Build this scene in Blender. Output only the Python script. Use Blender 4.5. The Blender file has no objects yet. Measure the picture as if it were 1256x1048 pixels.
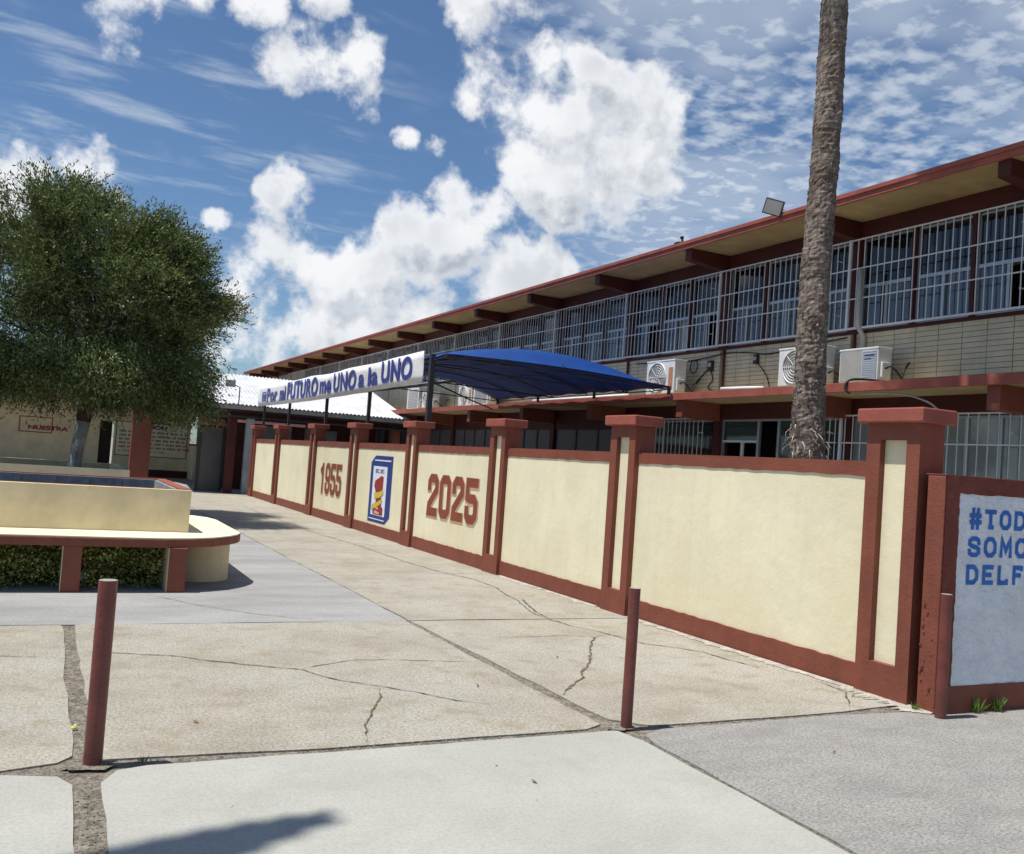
import bpy, bmesh, math, random
import numpy as np
from mathutils import Vector, Matrix
random.seed(7); rng = np.random.default_rng(7)
S = bpy.context.scene
COL = S.collection
R = math.radians

# ------------------------------------------------------------------ camera
cd = bpy.data.cameras.new('camera'); cam = bpy.data.objects.new('camera', cd); COL.objects.link(cam)
r_ = Vector((0.89236243, -0.44575325, 0.07066346)); u_ = Vector((-0.0808231, -0.00379521, 0.99672124)); f_ = Vector((0.44402355, 0.89514783, 0.03941386))
m = Matrix(((r_.x, u_.x, -f_.x, 0), (r_.y, u_.y, -f_.y, 0), (r_.z, u_.z, -f_.z, 1.6), (0, 0, 0, 1)))
cam.matrix_world = m
cd.sensor_fit = 'HORIZONTAL'; cd.sensor_width = 36; cd.lens = 36 * 1150 / 1256
cd.clip_start = 0.05; cd.clip_end = 3000
S.camera = cam

# ------------------------------------------------------------------ light and sky
SUNV = Vector((-math.cos(R(70.5)), 0.02, math.sin(R(70.5)))).normalized()
sl = bpy.data.lights.new('sun', 'SUN'); sl.energy = 4.8; sl.angle = R(0.53); sl.color = (1.0, 0.955, 0.89)
so = bpy.data.objects.new('sun', sl); so.rotation_euler = SUNV.to_track_quat('Z', 'Y').to_euler(); so.location = (-10, 0, 20); COL.objects.link(so)
S.view_settings.view_transform = 'Standard'; S.view_settings.look = 'None'; S.view_settings.gamma = 1
S.view_settings.use_curve_mapping = False
S.view_settings.exposure = 0.22

W = bpy.data.worlds.new('World'); S.world = W; W.use_nodes = True
nt = W.node_tree; nt.nodes.clear()


class NB:
    """small helper to write node trees"""
    def __init__(s, tree): s.t = tree
    def n(s, typ, **kw):
        o = s.t.nodes.new(typ)
        for k, v in kw.items(): setattr(o, k, v)
        return o
    def put(s, sock, v):
        if v is None: return
        if isinstance(v, bpy.types.NodeSocket): s.t.links.new(v, sock)
        else: sock.default_value = v
    def m(s, op, a, b=None, c=None, clamp=False):
        o = s.n('ShaderNodeMath', operation=op, use_clamp=clamp)
        s.put(o.inputs[0], a); s.put(o.inputs[1], b); s.put(o.inputs[2], c)
        return o.outputs[0]
    def v(s, op, a, b=None, out=0):
        o = s.n('ShaderNodeVectorMath', operation=op); s.put(o.inputs[0], a)
        if b is not None:
            s.put(o.inputs[3] if op == 'SCALE' else o.inputs[1], b)
        return o.outputs['Value'] if op in ('DOT_PRODUCT', 'LENGTH') else o.outputs[0]
    def noise(s, vec, scale, detail=4, rough=.55, dist=0, out='Fac', dim='3D'):
        o = s.n('ShaderNodeTexNoise'); o.noise_dimensions = dim
        s.put(o.inputs['Vector'], vec); o.inputs['Scale'].default_value = scale
        o.inputs['Detail'].default_value = detail; o.inputs['Roughness'].default_value = rough; o.inputs['Distortion'].default_value = dist
        return o.outputs[out]
    def ss(s, x, a, b, lo=0., hi=1.):
        o = s.n('ShaderNodeMapRange', interpolation_type='SMOOTHSTEP'); s.put(o.inputs[0], x)
        for i, q in zip((1, 2, 3, 4), (a, b, lo, hi)): s.put(o.inputs[i], q)
        return o.outputs[0]
    def mix(s, f, a, b, blend='MIX'):
        o = s.n('ShaderNodeMix', data_type='RGBA', blend_type=blend); s.put(o.inputs[0], f)
        for i, q in ((6, a), (7, b)):
            if isinstance(q, tuple) and len(q) == 3: q = q + (1,)
            s.put(o.inputs[i], q)
        return o.outputs[2]
    def comb(s, x, y, z):
        o = s.n('ShaderNodeCombineXYZ')
        for i, q in enumerate((x, y, z)): s.put(o.inputs[i], q)
        return o.outputs[0]


CLOUDS = [((0.4388, 0.8218, 0.3635), 0.0609), ((0.4754, 0.8147, 0.332), 0.0826), ((0.5266, 0.7865, 0.3227), 0.0435), ((0.4226, 0.8532, 0.3057), 0.0522), ((0.3891, 0.8432, 0.371), 0.0278), ((0.448, 0.8014, 0.3963), 0.0304), ((0.4594, 0.8454, 0.2727), 0.0348), ((0.4962, 0.7839, 0.3734), 0.0348), ((0.2098, 0.9537, 0.2157), 0.0243), ((0.2587, 0.9497, 0.1764), 0.0539), ((0.3177, 0.9296, 0.1867), 0.0626), ((0.368, 0.9023, 0.2248), 0.0478), ((0.4183, 0.8851, 0.2042), 0.0522), ((0.4518, 0.8668, 0.2109), 0.033), ((0.3185, 0.918, 0.2363), 0.0348), ((0.3606, 0.8932, 0.2688), 0.0365), ((0.3934, 0.8819, 0.2597), 0.0348), ((0.2083, 0.97, 0.1251), 0.0522), ((0.2689, 0.9553, 0.1229), 0.0609), ((0.1635, 0.977, 0.1366), 0.0261), ((0.3469, 0.9263, 0.1473), 0.0522), ((-0.036, 0.9717, 0.2334), 0.033), ((0.0012, 0.9715, 0.237), 0.0278), ((-0.0542, 0.9758, 0.2118), 0.0348), ((0.0273, 0.9752, 0.2196), 0.0174), ((0.2046, 0.9029, 0.3781), 0.0261), ((0.2394, 0.8951, 0.3761), 0.0209), ((0.1819, 0.9078, 0.378), 0.0191), ((0.2189, 0.9059, 0.3624), 0.0174), ((0.0242, 0.919, 0.3935), 0.0243), ((0.1487, 0.8954, 0.4196), 0.0300), ((0.1977, 0.8786, 0.4347), 0.0300), ((0.2237, 0.9396, 0.2589), 0.0148), ((0.1964, 0.9461, 0.2576), 0.0157), ((0.1347, 0.9655, 0.2229), 0.0078), ((0.3295, 0.8889, 0.3182), 0.0087), ((0.3567, 0.8602, 0.3645), 0.0139), ((0.304, 0.8968, 0.3216), 0.0078), ((0.3489, 0.8199, 0.4539), 0.0261), ((0.0905, 0.9025, 0.4300), 0.0290)]


def cumulus_group():
    """density of the cumulus clouds in a direction of the sky"""
    g = bpy.data.node_groups.new('cumulus', 'ShaderNodeTree')
    g.interface.new_socket('Dir', in_out='INPUT', socket_type='NodeSocketVector')
    g.interface.new_socket('Density', in_out='OUTPUT', socket_type='NodeSocketFloat')
    b = NB(g); gi = b.n('NodeGroupInput'); go = b.n('NodeGroupOutput')
    D0 = b.v('NORMALIZE', gi.outputs[0])
    warp = b.v('SCALE', b.v('SUBTRACT', b.noise(D0, 9, 5, .62, out='Color'), (.5, .5, .5)), .034)
    D = b.v('NORMALIZE', b.v('ADD', D0, warp))
    acc = None
    for c, r in CLOUDS:
        dt = b.v('DOT_PRODUCT', D, Vector(c).normalized())
        k_ = 1.0 if r > .028 else .5; r = r * (1.0 if r > .028 else 1.6)
        q = b.m('MULTIPLY_ADD', dt, 2 * k_ / (r * r), (1 - 2 / (r * r)) * k_)   # 1 - (angle/r)^2; small puffs are thinner
        acc = q if acc is None else b.m('MAXIMUM', acc, q)
    acc = b.m('MAXIMUM', acc, -1.6)
    # the same kind of cloud goes on all round, away from the ones placed above
    low = b.noise(D0, 3.4, 3, .5)
    far = b.ss(b.v('DOT_PRODUCT', D0, tuple(f_)), .80, .62)
    gen = b.m('MULTIPLY_ADD', b.m('SUBTRACT', low, .57), 7.0, -.2)
    gen = b.m('SUBTRACT', gen, b.m('MULTIPLY', b.m('SUBTRACT', 1., far), 9.0))
    acc = b.m('MAXIMUM', acc, gen)
    n1 = b.noise(D0, 19, 8, .55)
    n2 = b.noise(D0, 70, 4, .6)
    d = b.m('ADD', b.m('MULTIPLY', acc, .85), b.m('MULTIPLY', b.m('SUBTRACT', n1, .5), 3.3))
    d = b.m('ADD', d, b.m('MULTIPLY', b.m('SUBTRACT', n2, .5), .5))
    b.put(go.inputs[0], d)
    return g


wb = NB(nt)
sky = wb.n('ShaderNodeTexSky', sky_type='NISHITA'); sky.sun_disc = False
sky.sun_elevation = R(70.5); sky.sun_rotation = R(270); sky.air_density = 1.0; sky.dust_density = .6; sky.ozone_density = 1.6
tc = wb.n('ShaderNodeTexCoord'); DIR = wb.v('NORMALIZE', tc.outputs['Generated'])
cg = cumulus_group()
def cum(dv):
    o = wb.n('ShaderNodeGroup'); o.node_tree = cg; wb.put(o.inputs[0], dv); return o.outputs[0]
dA = cum(DIR); dB = cum(wb.v('ADD', DIR, (-.012, .004, .030)))
cov = wb.ss(dA, -.10, .60)
thick = wb.ss(dA, .15, 1.1)
# where there is more cloud towards the sun than here, the cloud is in its own shade
shade = wb.ss(wb.m('SUBTRACT', dB, dA), -.42, .62)
base_shade = wb.noise(DIR, 7, 3, .5)
sh = wb.m('MULTIPLY', shade, wb.m('MULTIPLY_ADD', thick, .65, .25))
sh = wb.m('ADD', sh, wb.m('MULTIPLY', wb.m('MULTIPLY', wb.ss(base_shade, .42, .66), thick), .45), clamp=True)
K = 1 / .072
ccol = wb.mix(sh, (.97 * K * .84, .98 * K * .84, 1.0 * K * .84), (.45 * K * .68, .52 * K * .68, .62 * K * .68))
# high thin cloud: rippled layer on a plane far above
sx = wb.n('ShaderNodeSeparateXYZ'); wb.put(sx.inputs[0], DIR)
den = wb.m('MAXIMUM', wb.m('ADD', sx.outputs[2], .10), .06)
px, py = wb.m('DIVIDE', sx.outputs[0], den), wb.m('DIVIDE', sx.outputs[1], den)
P2 = wb.comb(px, py, 0.)
rip = wb.noise(wb.comb(wb.m('MULTIPLY', px, 1.0), wb.m('MULTIPLY', py, 1.15), 0.), 15, 4, .52, .1, dim='2D')
rip2 = wb.noise(P2, 1.6, 3, .55, dim='2D')
mr = wb.ss(wb.v('DOT_PRODUCT', DIR, Vector((0.63, 0.655, 0.41)).normalized()), .935, .985)
alto = wb.m('MULTIPLY', wb.ss(rip, .30, .74), wb.m('ADD', wb.m('MULTIPLY', mr, .80), wb.m('MULTIPLY', wb.ss(rip2, .5, .7), .30)), clamp=True)
veil = wb.m('MULTIPLY', wb.ss(rip2, .38, .62), wb.m('MULTIPLY', mr, .5))
strk = wb.noise(wb.comb(wb.m('MULTIPLY', wb.m('ADD', px, wb.m('MULTIPLY', py, -.12)), 1.3), wb.m('MULTIPLY', py, 3.6), 0.), 1.7, 6, .60, .15, dim='2D')
ml = wb.ss(wb.v('DOT_PRODUCT', DIR, Vector((0.06, 0.9478, 0.325)).normalized()), .955, .992)
cir = wb.m('MULTIPLY', wb.ss(strk, .50, .78), wb.m('MULTIPLY', ml, .55))
thin = wb.m('MAXIMUM', wb.m('MAXIMUM', alto, veil), cir)
thin = wb.m('MULTIPLY', thin, .80)
hz = wb.ss(sx.outputs[2], .0, .25)
skyc = wb.v('MULTIPLY', sky.outputs[0], (.84, 1.03, 1.22))
c1 = wb.mix(thin, skyc, (.80 * K * .77, .87 * K * .77, .95 * K * .77))
c2 = wb.mix(wb.m('MULTIPLY', cov, .97), c1, ccol)
bg = wb.n('ShaderNodeBackground'); bg.inputs[1].default_value = .072
wb.put(bg.inputs[0], c2)
wo = wb.n('ShaderNodeOutputWorld'); nt.links.new(bg.outputs[0], wo.inputs[0])

# ------------------------------------------------------------------ mesh helpers
class MB:
    def __init__(s): s.v = []; s.f = []; s.mi = []
    def add(s, vs, fs, mi=0):
        o = len(s.v); s.v += [tuple(q) for q in vs]; s.f += [tuple(i + o for i in q) for q in fs]; s.mi += [mi] * len(fs); return s
    def box(s, x0, x1, y0, y1, z0, z1, mi=0):
        x0, x1 = min(x0, x1), max(x0, x1); y0, y1 = min(y0, y1), max(y0, y1); z0, z1 = min(z0, z1), max(z0, z1)
        vs = [(x, y, z) for z in (z0, z1) for y in (y0, y1) for x in (x0, x1)]
        return s.add(vs, [(0, 2, 3, 1), (4, 5, 7, 6), (0, 1, 5, 4), (2, 6, 7, 3), (0, 4, 6, 2), (1, 3, 7, 5)], mi)
    def prism(s, poly, z0, z1, mi=0):
        """vertical prism over a plan polygon, counter-clockwise"""
        n = len(poly); a = sum(poly[i][0] * poly[(i + 1) % n][1] - poly[(i + 1) % n][0] * poly[i][1] for i in range(n))
        if a < 0: poly = poly[::-1]
        vs = [(x, y, z0) for x, y in poly] + [(x, y, z1) for x, y in poly]
        fs = [tuple(range(n - 1, -1, -1)), tuple(range(n, 2 * n))] + [(i, (i + 1) % n, (i + 1) % n + n, i + n) for i in range(n)]
        return s.add(vs, fs, mi)
    def tube(s, pts, rad, seg=8, mi=0, cap=True):
        pts = [Vector(p) for p in pts]; n = len(pts); o = len(s.v); vs = []; fs = []
        rads = rad if isinstance(rad, (list, tuple)) else [rad] * n
        up = None
        for i, p in enumerate(pts):
            t = (pts[min(i + 1, n - 1)] - pts[max(i - 1, 0)]).normalized()
            if up is None: up = Vector((0, 0, 1)) if abs(t.z) < .9 else Vector((1, 0, 0))
            a = t.cross(up).normalized(); b = a.cross(t).normalized(); up = b
            for k in range(seg):
                an = 2 * math.pi * k / seg; vs.append(p + (a * math.cos(an) + b * math.sin(an)) * rads[i])
        for i in range(n - 1):
            for k in range(seg):
                k2 = (k + 1) % seg; fs.append((i * seg + k, (i + 1) * seg + k, (i + 1) * seg + k2, i * seg + k2))
        if cap: fs += [tuple(range(seg)), tuple((n - 1) * seg + k for k in range(seg - 1, -1, -1))]
        return s.add(vs, fs, mi)
    def quad(s, a, b, c, d, mi=0): return s.add([a, b, c, d], [(0, 1, 2, 3)], mi)
    def build(s, name, mat, parent=None, bevel=0, smooth=False, org=None):
        me = bpy.data.meshes.new(name)
        o0 = Vector(org) if org is not None else worg(parent)
        me.from_pydata([(x - o0.x, y - o0.y, z - o0.z) for x, y, z in s.v], [], s.f)
        for mm in (mat if isinstance(mat, (list, tuple)) else [mat]): me.materials.append(mm)
        if any(s.mi): me.polygons.foreach_set('material_index', s.mi)
        if smooth:
            me.polygons.foreach_set('use_smooth', [True] * len(s.f))
        me.update()
        ob = bpy.data.objects.new(name, me); COL.objects.link(ob)
        if parent is not None: ob.parent = parent; ob.location = (o0 - worg(parent)) if org is not None else (0, 0, 0)
        else: ob.location = o0
        ORG[ob.name] = o0.copy()
        if bevel:
            bm = ob.modifiers.new('b', 'BEVEL'); bm.width = bevel; bm.segments = 2; bm.limit_method = 'ANGLE'; bm.angle_limit = R(40)
        return ob


ORG = {}
def worg(p):
    if p is None: return Vector((0, 0, 0))
    return ORG.get(p.name, Vector((0, 0, 0)))


def tag(o, label=None, cat=None, group=None, kind=None):
    for k, v in (('label', label), ('category', cat), ('group', group), ('kind', kind)):
        if v: o[k] = v
    return o


def thing(name, label, cat, loc=(0, 0, 0), group=None):
    o = bpy.data.objects.new(name, None); COL.objects.link(o); o.location = loc; o.empty_display_size = .1
    ORG[o.name] = Vector(loc)
    return tag(o, label, cat, group)


def inst(src, name, parent, off):
    """another object on the same mesh"""
    o = bpy.data.objects.new(name, src.data); COL.objects.link(o); o.parent = parent; o.location = off
    return o


def copy_tree(o, parent=None):
    c = o.copy(); COL.objects.link(c); c.parent = parent
    for ch in list(o.children): copy_tree(ch, c)
    return c


# ------------------------------------------------------------------ materials
def mat(name, col, rough=.8, var=.12, scale=3., bump=.0, bscale=60., spec=.3, spk=0., spkcol=None, metal=0., dirt=0., dirtcol=(.12, .09, .07), stretch=None, tint=None, zdirt=0., alpha=None, bdist=.01, detail=6, streak=0.):
    mt = bpy.data.materials.new(name); mt.use_nodes = True; t = mt.node_tree; b = NB(t)
    pb = t.nodes['Principled BSDF']
    geo = b.n('ShaderNodeNewGeometry'); P = geo.outputs['Position']
    if stretch: P = b.v('MULTIPLY', P, stretch)
    oi = b.n('ShaderNodeObjectInfo')
    n1 = b.noise(P, scale, detail, .6)
    lo = tuple(c * (1 - var * 1.6) for c in col); hi = tuple(min(c * (1 + var * 1.4), 1) for c in col)
    c = b.mix(b.ss(n1, .3, .7), lo, hi)
    if tint: c = b.mix(b.ss(b.noise(P, scale * .37, 4, .6), .42, .66), c, tint[0] if isinstance(tint[0], tuple) else tint) if not isinstance(tint[0], tuple) else b.mix(b.m('MULTIPLY', b.ss(b.noise(P, scale * .37 + .1, 5, .62), .42, .66), tint[1]), c, tint[0])
    if streak:
        sn = b.noise(b.v('MULTIPLY', P, (1, 1, .07)), 7, 6, .7)
        c = b.mix(b.m('MULTIPLY', b.ss(sn, .50, .62), streak), c, tuple(q * .62 for q in col))
    if spk:
        vo = b.noise(P, 55, 6, .78)
        c = b.mix(b.m('MULTIPLY', b.ss(vo, .505, .57), spk), c, spkcol or tuple(q * .45 for q in col))
        c = b.mix(b.m('MULTIPLY', b.ss(vo, .485, .43), spk * .5), c, tuple(min(1, q * 1.35) for q in col))
    if spk:
        v2 = b.noise(b.v('MULTIPLY', P, (.8, 1.5, 1)), 17, 6, .75)
        c = b.mix(b.m('MULTIPLY', b.ss(v2, .50, .60), min(1, spk * .55)), c, tuple(q * .72 for q in col))
    if dirt:
        dn = b.noise(P, scale * 2.3 + .3, 8, .68)
        c = b.mix(b.m('MULTIPLY', b.ss(dn, .50, .66), dirt), c, dirtcol)
    if zdirt:
        sz = b.n('ShaderNodeSeparateXYZ'); b.put(sz.inputs[0], geo.outputs['Position'])
        g = b.ss(b.m('ADD', sz.outputs[2], b.m('MULTIPLY', b.noise(P, 9, 5, .65), .5)), .62, .22)
        c = b.mix(b.m('MULTIPLY', g, zdirt), c, dirtcol)
    b.put(pb.inputs['Base Color'], c)
    b.put(pb.inputs['Roughness'], rough); pb.inputs['Metallic'].default_value = metal
    pb.inputs['Specular IOR Level'].default_value = spec
    if bump:
        bn = b.n('ShaderNodeBump'); bn.inputs['Strength'].default_value = min(1, bump); bn.inputs['Distance'].default_value = bdist
        h = b.m('ADD', b.noise(P, bscale, 5, .65), b.m('MULTIPLY', b.noise(P, bscale * .12, 4, .6), 1.6))
        b.put(bn.inputs['Height'], h); t.links.new(bn.outputs[0], pb.inputs['Normal'])
    return mt


M = {}
RED = (.205, .060, .036)
M['cream'] = mat('cream_paint', (.78, .72, .51), .75, .035, 1.3, .3, 9, bdist=.014, tint=((.72, .64, .42), .6), dirt=.08, streak=.10, dirtcol=(.5, .41, .28), zdirt=.22)
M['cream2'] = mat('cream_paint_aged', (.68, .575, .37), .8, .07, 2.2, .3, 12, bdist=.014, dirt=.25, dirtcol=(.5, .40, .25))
M['red'] = mat('oxide_red_paint', RED, .62, .07, 2.5, .35, 40, spec=.35, bdist=.015, streak=.22, dirt=.14, dirtcol=(.25, .10, .08))
M['redtop'] = mat('oxide_red_paint_faded', (.30, .085, .060), .65, .10, 3, .4, 40, spec=.3)
M['redrough'] = mat('oxide_red_on_masonry', (.185, .047, .033), .7, .10, 5, .8, 40, bdist=.02, dirt=.15, dirtcol=(.34, .20, .16))
M['redpipe'] = mat('oxide_red_pipe', (.155, .036, .027), .42, .12, 6, .6, 50, spec=.5, bdist=.008, dirt=.30, dirtcol=(.10, .05, .04), zdirt=.30)
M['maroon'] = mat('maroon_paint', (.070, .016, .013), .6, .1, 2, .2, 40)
M['white_wall'] = mat('pale_blue_plaster', (.80, .84, .88), .6, .05, 6, .9, 14, bdist=.05, spec=.4, dirt=.15, dirtcol=(.62, .67, .74))
M['blue'] = mat('blue_letter_paint', (.025, .145, .50), .5, .10, 9)
M['redletter'] = mat('red_letter_paint', (.24, .060, .035), .6, .06, 4)
M['tan'] = mat('tan_letter_shadow', (.50, .33, .17), .6, .08, 4)
M['navy'] = mat('navy_paint', (.022, .045, .21), .5, .06, 5)
M['emwhite'] = mat('emblem_white_paint', (.70, .72, .80), .6, .04, 5)
M['yellow'] = mat('emblem_yellow_paint', (.60, .45, .05), .6, .12, 30)
M['emred'] = mat('emblem_red_paint', (.30, .035, .03), .6, .15, 30)
M['palered'] = mat('emblem_light_marks', (.65, .38, .36), .6, .1, 30)
M['grille'] = mat('pale_grille_paint', (.62, .62, .62), .45, .06, 5, spec=.4)
M['alu'] = mat('aluminium_frame', (.42, .45, .47), .35, .04, 5, metal=.6)
M['brick'] = mat('tan_glazed_brick', (.54, .48, .345), .42, .07, 3, .2, 50, spec=.4, dirt=.12, dirtcol=(.34, .30, .22))
M['mortar'] = mat('dark_mortar', (.24, .22, .17), .9, .12, 9, .5, 60)
M['soffit'] = mat('ochre_soffit_paint', (.40, .305, .15), .8, .10, 1.2, .2, 30, dirt=.35, dirtcol=(.24, .18, .09))
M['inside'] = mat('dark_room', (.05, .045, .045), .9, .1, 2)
M['insidewall'] = mat('classroom_wall', (.22, .20, .17), .9, .1, 2)
M['curtain'] = mat('grey_curtain', (.34, .325, .30), .9, .10, 3)
M['curtainpale'] = mat('pale_curtain', (.62, .66, .64), .9, .08, 3)
M['acwhite'] = mat('ac_casing', (.70, .70, .68), .45, .05, 4, spec=.4, dirt=.12, dirtcol=(.4, .38, .34))
M['acgrey'] = mat('ac_panel_grey', (.36, .355, .33), .55, .05, 4)
M['acblue'] = mat('ac_louvre', (.40, .44, .50), .5, .05, 4)
M['black'] = mat('black_rubber', (.014, .014, .016), .5, .2, 8)
M['darksteel'] = mat('dark_steel', (.035, .034, .038), .5, .15, 8, spec=.4)
M['pipegrey'] = mat('grey_pvc', (.40, .40, .38), .5, .08, 5)
M['rust'] = mat('rusty_pipe', (.11, .035, .022), .8, .2, 12)
M['greydoor'] = mat('grey_door', (.085, .080, .082), .45, .06, 3, spec=.5)
M['paledoor'] = mat('pale_grey_metal_sheet', (.22, .24, .245), .55, .1, 3)
M['greencol'] = mat('pale_green_grey_column', (.34, .38, .38), .7, .1, 3)
M['fabric'] = mat('blue_tarpaulin', (.006, .058, .265), .55, .06, 4, .3, 60, spec=.35)
M['banner'] = mat('banner_vinyl', (.74, .74, .72), .5, .06, 3, .25, 5, bdist=.05, spec=.35, dirt=.14, dirtcol=(.55, .52, .50))
M['bannerblue'] = mat('banner_print', (.035, .045, .25), .5, .05, 4)
M['roofwhite'] = mat('white_corrugated_sheet', (.56, .57, .58), .5, .10, 1.2, spec=.35, dirt=.45, dirtcol=(.40, .38, .36))
M['roofedge'] = mat('roof_edge_sheet', (.32, .30, .27), .6, .12, 3)
M['tile'] = mat('clay_tile', (.42, .16, .08), .8, .2, 14, dirt=.5, dirtcol=(.55, .42, .30))
M['block'] = mat('blue_grey_block', (.185, .21, .25), .85, .14, 8, .5, 50, dirt=.4, dirtcol=(.30, .32, .35))
M['soil'] = mat('soil', (.10, .075, .05), .95, .2, 8, 1., 30, bdist=.05)
M['whitewash'] = mat('whitewashed_bark', (.33, .34, .33), .9, .22, 9, .9, 30, bdist=.05, stretch=(1, 1, .3))
M['bark'] = mat('tree_bark', (.085, .055, .04), .95, .3, 9, 1., 30, bdist=.06, stretch=(1, 1, .3))
M['slab_near'] = mat('concrete_pale', (.375, .373, .335), .85, .05, 1.1, .4, 45, bdist=.008, spk=.20, tint=((.34, .335, .30), .7), dirt=.25, dirtcol=(.28, .265, .23))
M['slab_patch'] = mat('concrete_rough_grey', (.335, .322, .298), .9, .10, 2.5, 1, 30, bdist=.02, spk=.85, spkcol=(.15, .15, .15), tint=((.41, .39, .35), .7), dirt=.3, dirtcol=(.22, .21, .195), stretch=(.8, 1.8, 1))
M['slab_beige'] = mat('concrete_beige', (.345, .320, .262), .88, .10, 1.5, .8, 34, bdist=.014, spk=.62, spkcol=(.15, .125, .09), tint=((.40, .385, .34), .85), dirt=.6, dirtcol=(.25, .21, .14))
M['slab_blue'] = mat('concrete_smooth_grey', (.285, .282, .270), .8, .10, 1.3, .3, 40, bdist=.008, spk=.45, tint=((.37, .367, .355), .8), stretch=(.6, 1.6, 1), dirt=.30, dirtcol=(.21, .21, .21))
M['palmbark_leaf'] = mat('dry_leaf', (.14, .09, .05), .8, .3, 40)
M['mortarpale'] = mat('pale_mortar', (.43, .40, .34), .9, .2, 8, .8, 40, spk=.6, dirt=.5, dirtcol=(.25, .22, .17))
M['dirt'] = mat('joint_dirt', (.255, .225, .18), .95, .3, 14, 1., 60, bdist=.02, spk=.95, spkcol=(.09, .075, .055))
M['crack'] = mat('crack_fill', (.135, .11, .085), .95, .35, 20, .8, 90)
M['ground'] = mat('outlying_ground', (.26, .235, .20), .95, .15, .6, .5, 20, dirt=.3)
M['pebble'] = mat('pebble', (.22, .19, .15), .9, .4, 60)
M['lampface'] = mat('lamp_glass', (.50, .50, .47), .15, .03, 5, spec=.5)
M['orange'] = mat('faded_label', (.45, .22, .12), .6, .1, 8)
M['litter'] = mat('pale_blue_litter', (.35, .60, .70), .5, .1, 20)
M['lemon'] = mat('lemon_litter', (.70, .68, .25), .6, .1, 20)


def leafmat(name, a, b_, trans=.25, rough=.5):
    mt = bpy.data.materials.new(name); mt.use_nodes = True; t = mt.node_tree; b = NB(t); pb = t.nodes['Principled BSDF']
    geo = b.n('ShaderNodeNewGeometry')
    f = b.m('ADD', b.m('MULTIPLY', geo.outputs['Random Per Island'], .65), b.m('MULTIPLY', b.noise(geo.outputs['Position'], 1.3, 3, .5), .5))
    c = b.mix(b.ss(f, .2, .9), a, b_); b.put(pb.inputs['Base Color'], c); pb.inputs['Roughness'].default_value = rough
    pb.inputs['Specular IOR Level'].default_value = .3
    tr = b.n('ShaderNodeBsdfTranslucent'); b.put(tr.inputs[0], c)
    mx = b.n('ShaderNodeMixShader'); mx.inputs[0].default_value = trans
    t.links.new(pb.outputs[0], mx.inputs[1]); t.links.new(tr.outputs[0], mx.inputs[2])
    t.links.new(mx.outputs[0], t.nodes['Material Output'].inputs[0]); return mt


M['leaf'] = leafmat('olive_green_leaf', (.034, .056, .015), (.205, .250, .088), .16)
M['hedge'] = leafmat('hedge_leaf', (.12, .16, .03), (.50, .56, .17), .4)
M['grass'] = leafmat('grass_blade', (.06, .12, .015), (.16, .26, .05), .3)
M['frond'] = leafmat('palm_frond_leaf', (.05, .09, .02), (.10, .14, .04), .2)


def glassmat(name, tint, refl=.25, see=.55, body=(.05, .06, .06)):
    mt = bpy.data.materials.new(name); mt.use_nodes = True; t = mt.node_tree; b = NB(t); t.nodes.remove(t.nodes['Principled BSDF'])
    g = b.n('ShaderNodeBsdfGlossy'); g.inputs['Roughness'].default_value = .04; g.inputs[0].default_value = (.62, .64, .66, 1)
    tr = b.n('ShaderNodeBsdfTransparent'); tr.inputs[0].default_value = tint + (1,)
    df = b.n('ShaderNodeBsdfDiffuse'); df.inputs[0].default_value = body + (1,)
    m1 = b.n('ShaderNodeMixShader'); m1.inputs[0].default_value = see; t.links.new(df.outputs[0], m1.inputs[1]); t.links.new(tr.outputs[0], m1.inputs[2])
    fr = b.n('ShaderNodeFresnel'); fr.inputs[0].default_value = 1.5
    bn = b.n('ShaderNodeBump'); bn.inputs['Strength'].default_value = .05; bn.inputs['Distance'].default_value = .02
    geo = b.n('ShaderNodeNewGeometry'); b.put(bn.inputs['Height'], b.noise(geo.outputs['Position'], 2.2, 2, .5)); t.links.new(bn.outputs[0], g.inputs['Normal'])
    fac = b.m('MULTIPLY_ADD', fr.outputs[0], 1.0, refl * .3, clamp=True)
    m2 = b.n('ShaderNodeMixShader'); b.put(m2.inputs[0], fac); t.links.new(m1.outputs[0], m2.inputs[1]); t.links.new(g.outputs[0], m2.inputs[2])
    t.links.new(m2.outputs[0], t.nodes['Material Output'].inputs[0]); return mt


M['glass_dark'] = glassmat('smoked_glass', (.55, .55, .55), .1, .8, (.04, .04, .045))
M['glass_blue'] = glassmat('blue_tinted_glass', (.62, .67, .73), .28, .6, (.12, .14, .165))
M['glass_pale'] = glassmat('curtained_glass', (.7, .74, .72), .2, .45, (.40, .43, .41))
M['glass_green'] = glassmat('green_tinted_glass', (.35, .48, .44), .2, .45, (.055, .085, .078))


_t = M['fabric'].node_tree; _pb = _t.nodes['Principled BSDF']; _o = _t.nodes['Material Output']
_tr = _t.nodes.new('ShaderNodeBsdfTranslucent'); _tr.inputs[0].default_value = (.006, .07, .36, 1); _mx = _t.nodes.new('ShaderNodeMixShader'); _mx.inputs[0].default_value = .22
_t.links.new(_pb.outputs[0], _mx.inputs[1]); _t.links.new(_tr.outputs[0], _mx.inputs[2]); _t.links.new(_mx.outputs[0], _o.inputs[0])


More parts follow.
